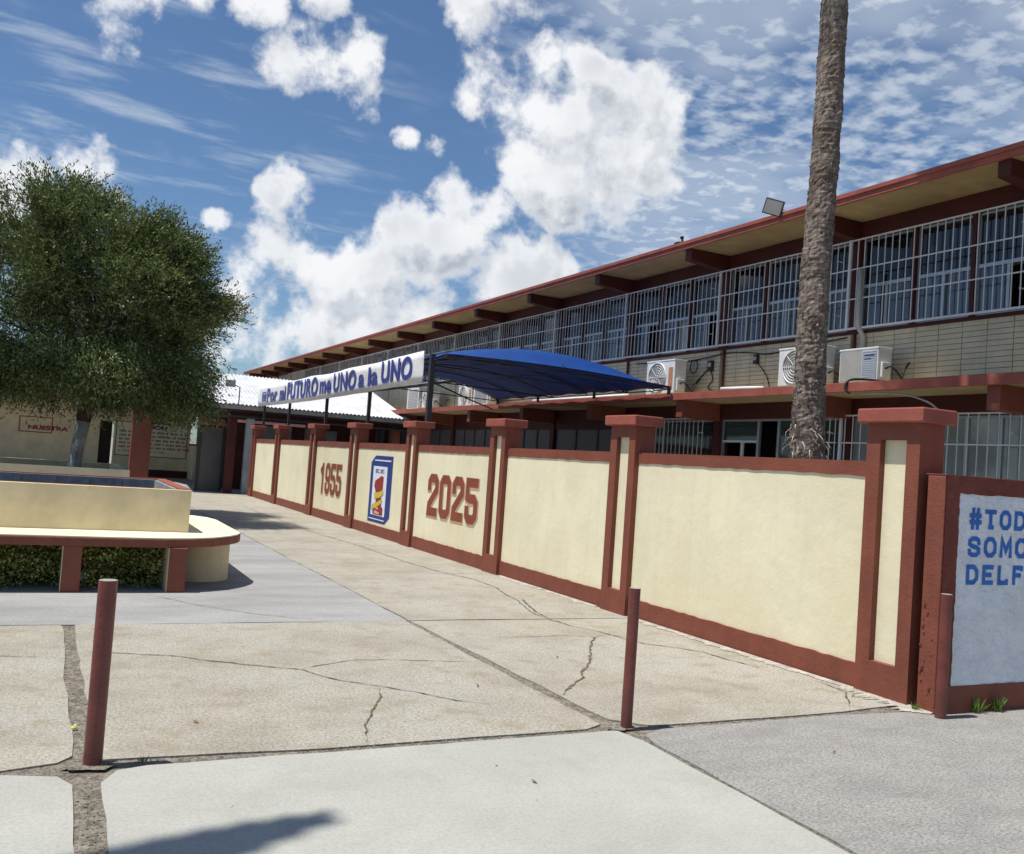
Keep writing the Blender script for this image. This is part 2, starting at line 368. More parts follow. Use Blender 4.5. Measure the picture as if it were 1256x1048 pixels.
def barkmat():
    mt = bpy.data.materials.new('palm_bark'); mt.use_nodes = True; t = mt.node_tree; b = NB(t); pb = t.nodes['Principled BSDF']
    geo = b.n('ShaderNodeNewGeometry'); P = geo.outputs['Position']
    n = b.noise(b.v('MULTIPLY', P, (1, 1, .35)), 26, 6, .7); ring = b.noise(b.v('MULTIPLY', P, (.15, .15, 1)), 30, 3, .6)
    c = b.mix(b.ss(b.m('ADD', b.m('MULTIPLY', n, .6), b.m('MULTIPLY', ring, .4)), .36, .64), (.06, .045, .036), (.31, .25, .205))
    c = b.mix(b.m('MULTIPLY', b.ss(b.noise(P, 2.6, 5, .65), .47, .6), .75), c, (.10, .072, .055))
    b.put(pb.inputs['Base Color'], c); pb.inputs['Roughness'].default_value = .95
    bn = b.n('ShaderNodeBump'); bn.inputs['Strength'].default_value = 1; bn.inputs['Distance'].default_value = .014
    b.put(bn.inputs['Height'], b.m('ADD', n, ring)); t.links.new(bn.outputs[0], pb.inputs['Normal']); return mt


M['palmbark'] = barkmat()
M['fibre'] = mat('dry_palm_fibre', (.42, .35, .27), .9, .35, 20)


# ------------------------------------------------------------------ lettering
def text_part(name, body, mt, parent, org, xdir, w, h, bold=.0, lift=.0, ydir=(0, 0, 1), shear=0, spacing=1.0):
    """flat painted letters fitted into a w x h box whose lower left corner is org"""
    cu = bpy.data.curves.new(name, 'FONT'); cu.body = body; cu.offset = bold; cu.fill_mode = 'FRONT'; cu.resolution_u = 6; cu.shear = shear; cu.space_character = spacing
    tmp = bpy.data.objects.new('tmp', cu); COL.objects.link(tmp)
    dg = bpy.context.evaluated_depsgraph_get(); me = bpy.data.meshes.new_from_object(tmp.evaluated_get(dg)); bpy.data.objects.remove(tmp)
    co = np.empty(len(me.vertices) * 3); me.vertices.foreach_get('co', co); co = co.reshape(-1, 3)
    mn, mx = co.min(0), co.max(0); X = Vector(xdir).normalized(); Y = Vector(ydir).normalized(); N = X.cross(Y)
    o = Vector(org) + N * lift
    out = []
    for c in co:
        p = o + X * ((c[0] - mn[0]) / (mx[0] - mn[0]) * w) + Y * ((c[1] - mn[1]) / (mx[1] - mn[1]) * h); out += list(p - worg(parent))
    me.vertices.foreach_set('co', out); me.update(); me.materials.clear(); me.materials.append(mt); me.name = name
    ob = bpy.data.objects.new(name, me); COL.objects.link(ob); ob.parent = parent; ORG[ob.name] = worg(parent).copy()
    return ob


GL = {'0': [('c', [(0, .12), (0, .88), (.22, 1), (.78, 1), (1, .88), (1, .12), (.78, 0), (.22, 0)])],
      '1': [('o', [(.62, 1), (.62, 0)]), ('o', [(.55, .93), (.12, .80)])],
      '2': [('o', [(0, .74), (0, .88), (.22, 1), (.78, 1), (1, .88), (1, .66), (.06, .20), (.02, .0), (1, 0)])],
      '5': [('o', [(1, 1), (0, 1), (0, .60), (.22, .56), (.78, .56), (1, .46), (1, .12), (.78, 0), (.22, 0), (0, .12), (0, .24)])],
      '9': [('o', [(.60, .48), (.22, .48), (0, .58), (0, .88), (.22, 1), (.78, 1), (1, .88), (1, .12), (.78, 0), (.22, 0), (0, .12), (0, .24)])],
      'O': [('c', [(0, .25), (0, .75), (.28, 1), (.72, 1), (1, .75), (1, .25), (.72, 0), (.28, 0)])],
      'D': [('c', [(0, 0), (0, 1), (.66, 1), (1, .74), (1, .26), (.66, 0)])],
      'S': [('o', [(.98, .74), (.92, .9), (.70, 1), (.28, 1), (.03, .84), (.03, .66), (.28, .54), (.74, .46), (.98, .34), (.98, .16), (.72, 0), (.28, 0), (.05, .10), (.02, .24)])],
      'T': [('o', [(0, 1), (1, 1)]), ('o', [(.5, 1), (.5, 0)]), ('o', [(.30, 0), (.70, 0)])],
      'M': [('o', [(0, 0), (.06, 1), (.5, .30), (.94, 1), (1, 0)])],
      'N': [('o', [(0, 0), (0, 1), (1, 0), (1, 1)])],
      'E': [('o', [(1, 1), (.08, 1), (.08, 0), (1, 0)]), ('o', [(.1, .5), (.78, .5)])],
      'L': [('o', [(.12, 1), (.12, 0), (1, 0), (1, .12)])],
      'F': [('o', [(1, .92), (1, 1), (.15, 1), (.15, 0)]), ('o', [(.2, .5), (.78, .5)])],
      'I': [('o', [(.5, 1), (.5, 0)])],
      '#': [('o', [(.28, 1.08), (.22, -.08)]), ('o', [(.80, 1.08), (.74, -.08)]), ('o', [(0, .70), (1, .70)]), ('o', [(0, .28), (1, .28)])]}


def painted_glyphs(name, s, mt, parent, org, xdir, pitch, w, h, st, lift, grow=0., lean=0.):
    """sign-painter's block letters made of mitred strokes"""
    X = Vector(xdir); Y = Vector((0, 0, 1)); N = X.cross(Y); mb = MB(); o = Vector(org)
    for gi, ch in enumerate(s):
        for si, (kind, pts) in enumerate(GL[ch]):
            P = [Vector((gi * pitch + st / 2 + a * (w - st) + lean * (b * h), st / 2 + b * (h - st))) for a, b in pts]
            n = len(P); closed = kind == 'c'; half = st / 2 + grow; Lf, Rt = [], []
            for i in range(n):
                pv = P[i - 1] if (i or closed) else None; nx = P[(i + 1) % n] if (i < n - 1 or closed) else None
                d1 = (P[i] - pv).normalized() if pv is not None else None; d2 = (nx - P[i]).normalized() if nx is not None else None
                c = P[i].copy()
                if d1 is None: c -= d2 * half * (.9 if si == 0 or ch == '#' else .2); d1 = d2
                if d2 is None: c += d1 * half * .9; d2 = d1
                n1 = Vector((-d1.y, d1.x)); n2 = Vector((-d2.y, d2.x)); mm = (n1 + n2)
                mm = mm.normalized() if mm.length > 1e-4 else n1
                k = half / max(.42, mm.dot(n1)); Lf.append(c + mm * k); Rt.append(c - mm * k)
            to = lambda q: o + X * q.x + Y * q.y + N * (lift + si * .0012)
            vs = [to(q) for q in Lf] + [to(q) for q in Rt]; m_ = n if closed else n - 1
            mb.add(vs, [(n + i, n + (i + 1) % n, (i + 1) % n, i) for i in range(m_)])
    return mb.build(name, mt, parent)


# ================================================================== GROUND
g = MB(); g.quad((-500, -500, -.03), (700, -500, -.03), (700, 900, -.03), (-500, 900, -.03))
tag(g.build('ground', M['ground']), kind='structure')
bed = MB(); bed.quad((-14, -10, -.009), (30, -10, -.009), (30, 48, -.009), (-14, 48, -.009))
pav = tag(bed.build('pavement', M['dirt']), kind='structure')


def jag(poly, step=.16, amp=.008):
    out = []
    n = len(poly)
    for i in range(n):
        a = Vector(poly[i]); b = Vector(poly[(i + 1) % n]); L = (b - a).length; k = max(1, int(L / step)); k = min(k, 70); nn = Vector((-(b - a).y, (b - a).x)).normalized()
        off = 0
        for j in range(k):
            off = off * .6 + random.uniform(-amp, amp); p = a + (b - a) * (j / k) + nn * (off if j else 0); out.append((p.x, p.y))
    return out


slabs = [
    ('slab_near', [(.36, -6), (3.12, -6), (3.30, 3.03), (3.355, 4.66), (3.31, 4.92), (1.9, 4.915), (.58, 4.92), (.44, 4.88), (.36, 4.72)]),
    ('slab_near', [(-9, -6), (.24, -6), (.24, 4.72), (.18, 4.85), (-.05, 4.93), (-9, 4.95)]),
    ('slab_patch', [(3.17, -6), (14, -6), (14, 4.78), (6.6, 4.80), (5.2, 4.90), (3.62, 4.885), (3.44, 4.80), (3.39, 4.62), (3.335, 3.0)]),
    ('slab_beige', [(.352, 5.06), (1.7, 4.985), (3.13, 4.985), (3.28, 5.06), (3.29, 8.66), (.352, 8.66)]),
    ('slab_beige', [(-9, 5.0), (-.05, 5.0), (.18, 5.06), (.250, 5.15), (.250, 8.66), (-9, 8.66)]),
    ('slab_beige', [(3.40, 5.15), (3.6, 4.96), (5.3, 4.965), (5.9, 5.02), (6.3, 5.02), (6.3, 8.66), (3.335, 8.66)]),
    ('slab_beige', [(3.335, 8.675), (6.3, 8.675), (6.3, 12.19), (3.335, 12.19)]),
    ('slab_beige', [(3.335, 12.215), (6.3, 12.215), (6.3, 20.4), (3.335, 20.4)]),
    ('slab_beige', [(3.335, 20.42), (6.3, 20.42), (6.3, 31.4), (3.335, 31.4)]),
    ('slab_blue', [(-9, 8.675), (3.315, 8.675), (3.315, 15.9), (-9, 15.9)]),
    ('slab_blue', [(-9, 15.915), (3.315, 15.915), (3.315, 31.4), (-9, 31.4)]),
    ('slab_blue', [(-12, 31.42), (11.9, 31.42), (11.9, 47), (-12, 47)]),
    ('slab_blue', [(6.34, 4.9), (12.0, 4.9), (12.0, 31.4), (6.34, 31.4)]),
]
for mk, poly in slabs:
    b = MB(); b.prism(jag(poly, .22, .010 if poly[0][1] < 9 else .006), -.0085, random.uniform(0, .003)); b.build('concrete_slab', M[mk], pav)

cr = [([(-.9, 7.55), (-.5, 7.49), (-.16, 7.51), (0.05, 7.46), (0.21, 7.44)], .010),
      ([(0.39, 7.59), (0.53, 7.53), (0.97, 7.34), (1.39, 7.04), (1.8, 6.79), (2.0, 6.41), (2.23, 6.21), (2.44, 5.97), (2.59, 5.77), (2.77, 5.63)], .013),
      ([(1.8, 6.79), (2.03, 6.94), (2.31, 7.05), (2.57, 7.01), (2.82, 6.95), (3.07, 6.88), (3.28, 6.82)], .010),
      ([(2.18, 6.17), (2.12, 5.96), (1.94, 5.6), (1.83, 5.35), (1.73, 5.03)], .012),
      ([(5.0, 7.77), (4.83, 7.67), (4.55, 7.25), (4.24, 6.79), (3.94, 6.38), (3.86, 6.21), (3.57, 5.93), (3.4, 5.77)], .022),
      ([(4.78, 24.91), (4.79, 22.04), (4.8, 18.45), (5.02, 15.58), (5.05, 13.56), (5.17, 12.37), (5.38, 11.57), (5.33, 10.84), (5.1, 9.81), (4.87, 9.05), (4.86, 8.75), (4.93, 8.28), (5.08, 7.89), (5.13, 7.6), (5.2, 7.36), (5.55, 6.95), (5.63, 6.28)], .016),
      ([(3.77, 7.77), (4.19, 7.77), (4.65, 7.8), (4.91, 7.7)], .010),
      ([(5.82, 5.8), (5.78, 5.41), (5.43, 5.04)], .014),
      ([(5.25, 9.99), (4.97, 9.15), (4.9, 8.7)], .026),
      ([(1.07, 10.3), (1.4, 9.75), (1.84, 9.18), (2.25, 8.89), (2.51, 8.71)], .008)]
cb = MB()
for pts, w in cr:
    P = [Vector(p) for p in pts]; fine = []
    for i in range(len(P) - 1):
        k = max(2, int((P[i + 1] - P[i]).length / .05))
        for j in range(k): fine.append(P[i].lerp(P[i + 1], j / k))
    fine.append(P[-1]); off = 0; L = []; Rr = []
    for i, p in enumerate(fine):
        t = (fine[min(i + 1, len(fine) - 1)] - fine[max(i - 1, 0)]).normalized(); nn = Vector((-t.y, t.x)); off = off * .8 + random.uniform(-.011, .011)
        ww = 1.35 * w * random.uniform(.25, 1.05) * (1 if 2 < i < len(fine) - 3 else .3) * .5; q = p + nn * off
        L.append((q.x + nn.x * ww, q.y + nn.y * ww, .0062)); Rr.append((q.x - nn.x * ww, q.y - nn.y * ww, .0062))
    n = len(L); cb.add(L + Rr, [(n + i, n + i + 1, i + 1, i) for i in range(n - 1)])
cb.build('crack', M['crack'], pav)

where = ['pale slab left of centre', 'pale slab before the joint, centre', 'pale slab nearest the frond shadow', 'middle of the pale slab bottom edge', 'beige slab before the long diagonal joint', 'beige slab right of the left bollard', 'rough grey slab right of the corner', 'beige slab between right bollard and wall']
for i, (lx, ly, la) in enumerate([(1.25, 3.55, .4), (2.35, 4.2, 1.9), (.75, 3.35, 2.6), (2.0, 3.2, .9), (2.9, 6.1, 1.2), (.9, 5.6, 2.2), (4.4, 4.2, .3), (4.0, 6.9, 1.5)]):
    c_, s_ = math.cos(la), math.sin(la); b = MB(); Lf = .022 + .004 * (i % 3)
    P_ = [(-Lf, 0, .006), (0, -.008, .011), (Lf, 0, .016), (0, .008, .010)]
    b.add([(lx + p[0] * c_ - p[1] * s_, ly + p[0] * s_ + p[1] * c_, p[2]) for p in P_], [(0, 1, 2, 3)])
    o = b.build('fallen_leaf', M['palmbark_leaf'], None, org=(lx, ly, .004)); tag(o, 'tiny curled dry leaf on the ' + where[i], 'leaf', 'dry leaves scattered on the concrete')

# pale mortar spilt along the foot of the wall
for ya, yb_, wd in ((5.5, 8.7, .07), (9.4, 12.0, .045), (4.75, 5.6, .16)):
    k = 46; e = []; off = 0
    for j in range(k + 1):
        off = off * .7 + random.uniform(-.02, .02); e.append((5.905 - max(-.03, wd * random.uniform(.2, 1.2) + off * 1.5) * (1 - abs(2 * j / k - 1) ** 6), ya + (yb_ - ya) * j / k))
    b = MB(); b.add([(5.94, y_, .016) for _, y_ in e] + [(x_, y_, .0055) for x_, y_ in e], [(j, j + 1, k + 2 + j, k + 1 + j) for j in range(k)]); b.build('cement_patch', M['mortarpale'], pav)

# crumbs and pebbles lying in the wide joint and beside the wall
pb_ = MB()
def crumb(x, y, s):
    vs = [(x + s * random.uniform(.6, 1) * a, y + s * random.uniform(.6, 1) * b, z) for a, b, z in ((-1, -1, 0), (1, -1, 0), (1, 1, 0), (-1, 1, 0))]
    vs += [(x + random.uniform(-.3, .3) * s, y + random.uniform(-.3, .3) * s, s * random.uniform(.5, 1.1))]
    pb_.add(vs, [(0, 1, 4), (1, 2, 4), (2, 3, 4), (3, 0, 4)])
for i in range(900):
    q = random.random()
    if q < .30: crumb(.30 + random.gauss(0, .03), random.uniform(2.0, 4.7), random.uniform(.002, .007))
    elif q < .45: crumb(.31 + random.gauss(0, .03), random.uniform(5.2, 8.6), random.uniform(.002, .006))
    elif q < .66: crumb(random.uniform(.6, 3.3), 4.965 + random.gauss(0, .02), random.uniform(.002, .006))
    elif q < .76: crumb(random.uniform(3.5, 6.0), 4.94 + random.gauss(0, .025), random.uniform(.002, .006))
    elif q < .86: crumb(5.86 - abs(random.gauss(0, .07)), random.uniform(4.9, 9), random.uniform(.002, .008))
    else: crumb(random.uniform(-.5, 6), random.uniform(2.5, 8.5), random.uniform(.0015, .004))
for i in range(26): crumb(random.uniform(.5, 3.2), random.uniform(2.4, 4.8), random.uniform(.005, .010))
tag(pb_.build('gravel_crumbs', M['pebble']), 'loose crumbs and grit scattered in the pavement joints', 'grit', kind='stuff')

# ================================================================== PERIMETER WALL
XF = 5.911; PY = [4.968, 8.785, 12.102, 15.706, 19.258, 22.666, 26.629, 30.027]; PW = .512
wall = thing('perimeter_wall', 'long cream and oxide red painted wall with capped pillars running past the palm', 'wall', (6.05, 17.5, 0))
for i, y0 in enumerate(PY):
    y1 = y0 + PW; xb = XF + .26; b = MB()
    b.box(XF + .06, xb, y0, y1, 0, 2.13)                                     # core
    b.box(XF, XF + .06, y0, y0 + .125, 0, 2.13); b.box(XF, XF + .06, y1 - .135, y1, 0, 2.13)
    b.box(XF, XF + .06, y0 + .125, y1 - .135, 0, .265); b.box(XF, XF + .06, y0 + .125, y1 - .135, 2.0, 2.13)
    pl = b.build('pillar', M['red'], wall)
    c = MB(); c.box(XF - .062, xb + .062, y0 - .062, y1 + .062, 2.13, 2.245); c.build('cap', M['redtop'], pl, bevel=.012)
    q = MB(); q.box(XF + .056, XF + .0605, y0 + .1255, y1 - .1355, .2655, 1.9995); q.build('inset', M['cream'], pl)
panels = []
for i in range(7):
    a, b_ = PY[i] + PW, PY[i + 1]; xp = XF + .065
    b = MB(); b.box(xp, xp + .13, a, b_, 0, 1.80); pn = b.build('wall_panel', M['cream'], wall); panels.append(pn)
    # painted bands stand a few millimetres proud, with a hand-painted wavering edge
    def band(name, z0, z1, px_, wav_top, top_cap=False):
        k = 40; t = MB(); vs = []
        for j in range(k + 1):
            y = a + (b_ - a) * j / k
            zz0 = z0 + (random.uniform(-.006, .006) if not wav_top else 0); zz1 = z1 + (random.uniform(-.006, .006) if wav_top else 0)
            vs += [(px_, y, zz0), (px_, y, zz1), (xp - .0004, y, zz1), (xp - .0004, y, zz0)]
        fs = []
        for j in range(k):
            o = j * 4
            for e in range(4): fs.append((o + e, o + 4 + e, o + 4 + (e + 1) % 4, o + (e + 1) % 4))
        t.add(vs, fs)
        if top_cap: t.box(px_, xp + .137, a, b_, z1, z1 + .028)
        t.build(name, M['red'], pn)
    band('top_band', 1.708, 1.80, xp - .010, False, True)
    band('base_band', 0, .205, xp - .022, True)
# years and emblem painted on the wall
def digits(pn, s, y_left, y_right, z0, z1):
    w = (y_left - y_right); x = XF + .065
    p_ = w * 1.04 / 4; st = p_ * .26
    painted_glyphs('year_number_outline', s, M['tan'], pn, (x, y_left - .015, z0 - .022), (0, -1, 0), p_, p_ * .87, z1 - z0, st, .004, .022)
    painted_glyphs('year_number', s, M['redletter'], pn, (x, y_left, z0), (0, -1, 0), p_, p_ * .87, z1 - z0, st, .008)
digits(panels[2], '2025', 15.12, 13.05, .63, 1.34)
digits(panels[4], '1955', 22.18, 20.40, .60, 1.32)
x = XF + .065
def flat(name, poly, mt, pn, lift):
    b = MB(); b.add([(x - lift, y, z) for y, z in poly], [tuple(range(len(poly)))]); return b.build(name, mt, pn)
ep = panels[3]
flat('emblem_border', [(18.33, 1.44), (18.08, 1.58), (17.02, 1.58), (17.02, .40), (17.28, .26), (18.33, .26)][::-1], M['navy'], ep, .004)
flat('emblem_stripe', [(18.1, 1.50), (17.12, 1.50), (17.12, 1.475), (18.1, 1.475)], M['emwhite'], ep, .008)
flat('emblem_stripe', [(18.25, .335), (17.3, .335), (17.3, .315), (18.25, .315)], M['emwhite'], ep, .008)
flat('emblem_field', [(18.15, 1.37), (17.30, 1.37), (17.30, .40), (18.15, .40)], M['emwhite'], ep, .008)
text_part('emblem_letters', 'ESC. SEC.', M['navy'], ep, (x, 18.0, 1.24), (0, -1, 0), .55, .075, .02, .012)
flat('emblem_figure', [(18.02, .42), (17.42, .42), (17.42, .56), (17.52, .60), (17.56, .74), (17.50, .9), (17.48, 1.17), (17.62, 1.19), (17.76, 1.14), (17.98, 1.08), (18.02, .98), (17.9, .84), (17.86, .70), (17.92, .58), (18.03, .54)], M['emred'], ep, .012)
flat('emblem_ribbon', [(17.98, .84), (17.72, .86), (17.46, .92), (17.44, .84), (17.62, .76), (17.95, .72)], M['yellow'], ep, .016)
flat('emblem_ribbon', [(18.08, .60), (17.8, .66), (17.48, .74), (17.5, .66), (17.78, .56), (18.1, .50)], M['yellow'], ep, .016)
flat('emblem_marks', [(17.9, .50), (17.6, .47), (17.62, .43), (17.92, .44)], M['palered'], ep, .016)
flat('emblem_marks', [(17.82, .57), (17.68, .56), (17.68, .52), (17.83, .53)], M['palered'], ep, .016)

# ================================================================== PAINTED WALL AT THE RIGHT
sw = thing('slogan_wall', 'pale blue panel wall framed in oxide red with blue slogan lettering', 'wall', (7.5, 4.85, 0))
YW = 4.73
b = MB(); b.box(5.93, 9.6, YW + .012, YW + .17, 0, 1.74); b.build('masonry', M['red'], sw, bevel=.01)
b = MB(); b.box(6.075, 9.40, YW + .006, YW + .0125, .20, 1.625); b.build('panel', M['white_wall'], sw)
def wavy(y, x0, x1, z0, z1, edge):
    t = MB(); k = 50; vs = []; hor = (x1 - x0) > (z1 - z0)
    for j in range(k + 1):
        w1 = random.uniform(-.005, .005)
        if hor:
            xx = x0 + (x1 - x0) * j / k; a_, c_ = (z0 + (w1 if edge < 0 else 0), z1 + (w1 if edge > 0 else 0)); vs += [(xx, y, a_), (xx, y, c_)]
        else:
            zz = z0 + (z1 - z0) * j / k; a_, c_ = (x0, x1 + w1); vs += [(c_, y, zz), (a_, y, zz)]
    t.add(vs, [(2 * j, 2 * j + 2, 2 * j + 3, 2 * j + 1) for j in range(k)]); return t
t = wavy(YW, 5.93, 9.6, 0, .20, 1); t.build('lower_band', M['red'], sw)
t = wavy(YW, 6.08, 9.6, 1.618, 1.745, -1); t.build('upper_band', M['redrough'], sw)
t = wavy(YW, 5.93, 6.078, .20, 1.745, 1); t.build('side_band', M['redrough'], sw)
b = MB(); b.box(5.93, 9.6, YW, YW + .18, 1.7455, 1.752); b.build('top_coat', M['redtop'], sw)
painted_glyphs('slogan_line', '#TODOS', M['blue'], sw, (6.195, YW + .006, 1.362), (1, 0, 0), .171, .132, .150, .033, .004)
painted_glyphs('slogan_line', 'SOMOS', M['blue'], sw, (6.192, YW + .006, 1.150), (1, 0, 0), .180, .142, .156, .034, .004)
painted_glyphs('slogan_line', 'DELFINES', M['blue'], sw, (6.190, YW + .006, .945), (1, 0, 0), .170, .134, .150, .034, .004)
# broken masonry showing on the wall's end
b = MB()
for i in range(14):
    z = .12 + i * .05 + random.uniform(-.01, .01); y = YW + .02 + random.random() * .13; s = random.uniform(.005, .014)
    b.box(5.93 - s * .9, 5.9298, y, y + s * 1.8, z, z + s * 1.6)
b.build('chipped_masonry', M['redrough'], sw, bevel=.004)

# ================================================================== BOLLARDS
def bollard(x, y, h, r, label, lean=(0, 0)):
    o = thing('bollard', label, 'bollard', (x, y, 0), 'red steel pipe bollards')
    b = MB(); n = 14; pts = [(x + lean[0] * i / n, y + lean[1] * i / n, h * i / n) for i in range(n + 1)]
    b.tube(pts, [r * random.uniform(.992, 1.008) for _ in pts], 24, cap=False)
    tx, ty = x + lean[0], y + lean[1]
    b.build('pipe', M['redpipe'], o, smooth=True)
    c = MB(); c.tube([(tx, ty, h - .012), (tx, ty, h + .001)], r * .97, 24); c.build('concrete_fill', M['slab_beige'], o)
    return o
bollard(.335, 4.985, .895, .044, 'red pipe bollard in the left foreground beside the wide pavement joint')
bollard(3.40, 4.95, .875, .036, 'red pipe bollard in front of the cream wall at the slab corner')
bollard(5.905, 4.665, .885, .040, 'rough red pipe bollard standing against the end of the slogan wall')
# broken cement collar round the bollard feet
for cx, cy, rr in ((.33, 4.96, .13), (3.36, 4.95, .10)):
    b = MB(); k = 22; ring = [(cx + rr * random.uniform(.75, 1.15) * math.cos(2 * math.pi * i / k), cy + rr * .55 * random.uniform(.75, 1.15) * math.sin(2 * math.pi * i / k)) for i in range(k)]
    b.add([(cx, cy, .012)] + [(u, v, .0065) for u, v in ring], [(0, i + 1, (i + 1) % k + 1) for i in range(k)]); b.build('cement_patch', M['dirt'], pav)

# ================================================================== SCHOOL BUILDING
XW = 12.15; G0 = 8.27; BAY = 3.44
bld = thing('school_building', 'long two storey school block with red eaves and barred upper windows', 'building', (13, 30, 0))
K0, K1 = -2, 16; YA, YB = G0 + K0 * BAY, G0 + (K1 - .5) * BAY
b = MB(); b.box(11.10, 20, YA, YB, 6.125, 6.15); b.box(11.13, 20.03, YA + .01, YB - .01, 6.15, 6.27); b.build('roof_slab', M['soffit'], bld)
b = MB(); b.box(11.085, 11.13, YA, YB, 6.11, 6.272); b.box(11.06, 11.085, YA, YB, 6.20, 6.272); b.build('roof_fascia', M['redtop'], bld, bevel=.006)
b = MB(); b.box(11.14, XW + .3, YA, YB, 3.105, 3.225); b.build('lower_canopy_slab', M['soffit'], bld)
b = MB(); b.box(11.085, 11.1395, YA, YB, 3.09, 3.235); b.build('lower_fascia', M['redtop'], bld, bevel=.006)
b = MB(); b.box(11.1395, 11.38, YA, YB, 3.226, 3.232); b.build('lower_canopy_edge', M['maroon'], bld)
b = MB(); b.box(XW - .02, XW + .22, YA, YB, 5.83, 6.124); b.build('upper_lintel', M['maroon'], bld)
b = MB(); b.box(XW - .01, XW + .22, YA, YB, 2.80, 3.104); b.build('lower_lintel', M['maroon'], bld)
b = MB(); b.box(XW, XW + .22, YA, YB, 3.226, 4.215); b.build('spandrel_backing', M['mortar'], bld)
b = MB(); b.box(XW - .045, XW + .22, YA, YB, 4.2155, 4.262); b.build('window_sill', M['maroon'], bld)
b = MB(); b.box(XW + .02, XW + .22, YA, YB, 0, .98); b.build('lower_wall', M['cream2'], bld)
# shell behind the rooms
b = MB(); b.box(16.2, 16.3, YA, YB, .0, 6.12); b.box(XW + .23, 16.2, YB - .2, YB, 0, 6.12); b.box(XW + .23, 16.2, YA, YA + .1, 0, 6.12); b.build('rear_wall', M['insidewall'], bld)
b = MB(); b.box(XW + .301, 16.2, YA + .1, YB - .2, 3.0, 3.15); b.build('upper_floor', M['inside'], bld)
for k in range(K0, K1):
    y = G0 + k * BAY
    for za, zb_ in ((4.2625, 5.83), (.01, 2.80)):
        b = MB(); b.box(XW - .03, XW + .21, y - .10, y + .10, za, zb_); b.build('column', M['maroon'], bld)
    b = MB(); b.add([(11.16, y - .1, 5.90), (XW - .03, y - .1, 5.80), (XW - .03, y + .1, 5.80), (11.16, y + .1, 5.90), (11.16, y - .1, 6.1235), (XW - .03, y - .1, 6.1235), (XW - .03, y + .1, 6.1235), (11.16, y + .1, 6.1235)],
                    [(0, 3, 2, 1), (4, 5, 6, 7), (0, 1, 5, 4), (1, 2, 6, 5), (2, 3, 7, 6), (3, 0, 4, 7)]); b.build('eave_bracket', M['maroon'], bld, bevel=.006)
    b = MB(); b.box(11.17, XW - .03, y - .1, y + .1, 2.76, 3.1035); b.build('canopy_bracket', M['red'], bld, bevel=.006)
# stack-bonded glazed bricks: nearest as single parts, the rest joined
BH, BL = .0815, .42
proto = None; count = 0; rest = MB()
for k in range(K0, K1 - 1):
    ya = G0 + k * BAY + .02
    for row in range(12):
        for cidx in range(8):
            y = ya + cidx * BL + .012; z = 3.230 + row * BH + .002; dx = random.uniform(-.003, .003)
            if k in (0, 1, 2) and count < 288:
                if proto is None:
                    t = MB(); t.box(XW - .014, XW - .0005, 0, BL - .012, 0, BH - .009); proto = t.build('brick', M['brick'], bld, org=(0, 0, 0)); proto.location = Vector((0, y, z)) - worg(bld)
                else: inst(proto, 'brick', bld, Vector((dx, y, z)) - worg(bld))
                count += 1
            else: rest.box(XW - .014 + dx, XW - .0005, y, y + BL - .012, z, z + BH - .009)
tag(rest.build('brick_facing', M['brick'], bld), kind='stuff')

# upper windows: three units per bay, each with transom, two panes below, fixed pane above
def window_unit(y0, y1, z0, z1, zt, curtain, kind):
    x = XW + .06; f = MB(); w = .035
    f.box(x, x + .05, y0, y1, z0, z0 + w); f.box(x, x + .05, y0, y1, z1 - w, z1)
    f.box(x, x + .05, y0, y0 + w, z0 + w, z1 - w); f.box(x, x + .05, y1 - w, y1, z0 + w, z1 - w)
    f.box(x - .012, x + .05, y0 + w, y1 - w, zt - .028, zt + .028)
    ym = (y0 + y1) / 2; f.box(x - .01, x + .05, ym - .025, ym + .025, z0 + w, zt - .028)
    fr = f.build('window', M['alu'], bld)
    p = MB(); p.box(x + .02, x + .026, y0 + w, y1 - w, zt + .028, z1 - w); p.build('upper_pane', M['glass_dark'], fr)
    op = kind == 'open'
    p = MB(); p.box(x + .018, x + .024, ym + .025, y1 - w, z0 + w, zt - .028); p.build('pane', M['glass_blue'], fr)
    if not op:
        p = MB(); p.box(x + .018, x + .024, y0 + w, ym - .025, z0 + w, zt - .028); p.build('pane', M['glass_blue'], fr)
    if curtain:
        cu = MB(); n = 26; a, c_ = curtain; xs = [XW + .24 + .018 * math.sin(j * 1.9) + random.uniform(-.006, .006) for j in range(n + 1)]
        ys = [y0 + (y1 - y0) * (a + (c_ - a) * j / n) for j in range(n + 1)]
        vs = [(xs[j], ys[j], zt - .02 if curtain_low else z0) for j in range(n + 1)] + [(xs[j] + .01, ys[j], z1) for j in range(n + 1)]
        cu.add(vs, [(j, j + 1, n + 2 + j, n + 1 + j) for j in range(n)]); cu.build('curtain', M[random.choice(['curtain', 'curtain', 'curtainpale'])], fr)
U = [.10, .10 + (BAY - .2) / 3, .10 + 2 * (BAY - .2) / 3, BAY - .10]
for k in range(K0, 12):
    y = G0 + k * BAY
    for j in (1, 2):
        mu = MB(); mu.box(XW + .0, XW + .12, y + U[j] - .035, y + U[j] + .035, 4.2625, 5.8295); mu.build('mullion', M['maroon'], bld)
    for j in range(3):
        curtain_low = random.random() < .35
        cur = random.choice([(0, 1), (0, 1), (0, .55), (.4, 1), None, (0, 1)])
        window_unit(y + U[j] + (.036 if j else .001), y + U[j + 1] - (.036 if j < 2 else .001), 4.2635, 5.828, 5.02, cur, random.choice(['', '', 'open']))
# far end of the facade: panels without glazing bars
for k in range(12, K1 - 1):
    y = G0 + k * BAY; b = MB(); b.box(XW + .02, XW + .1, y + .101, y + BAY - .101, 4.2635, 5.829); b.build('infill_panel', M['paledoor'] if k % 2 else M['curtain'], bld)

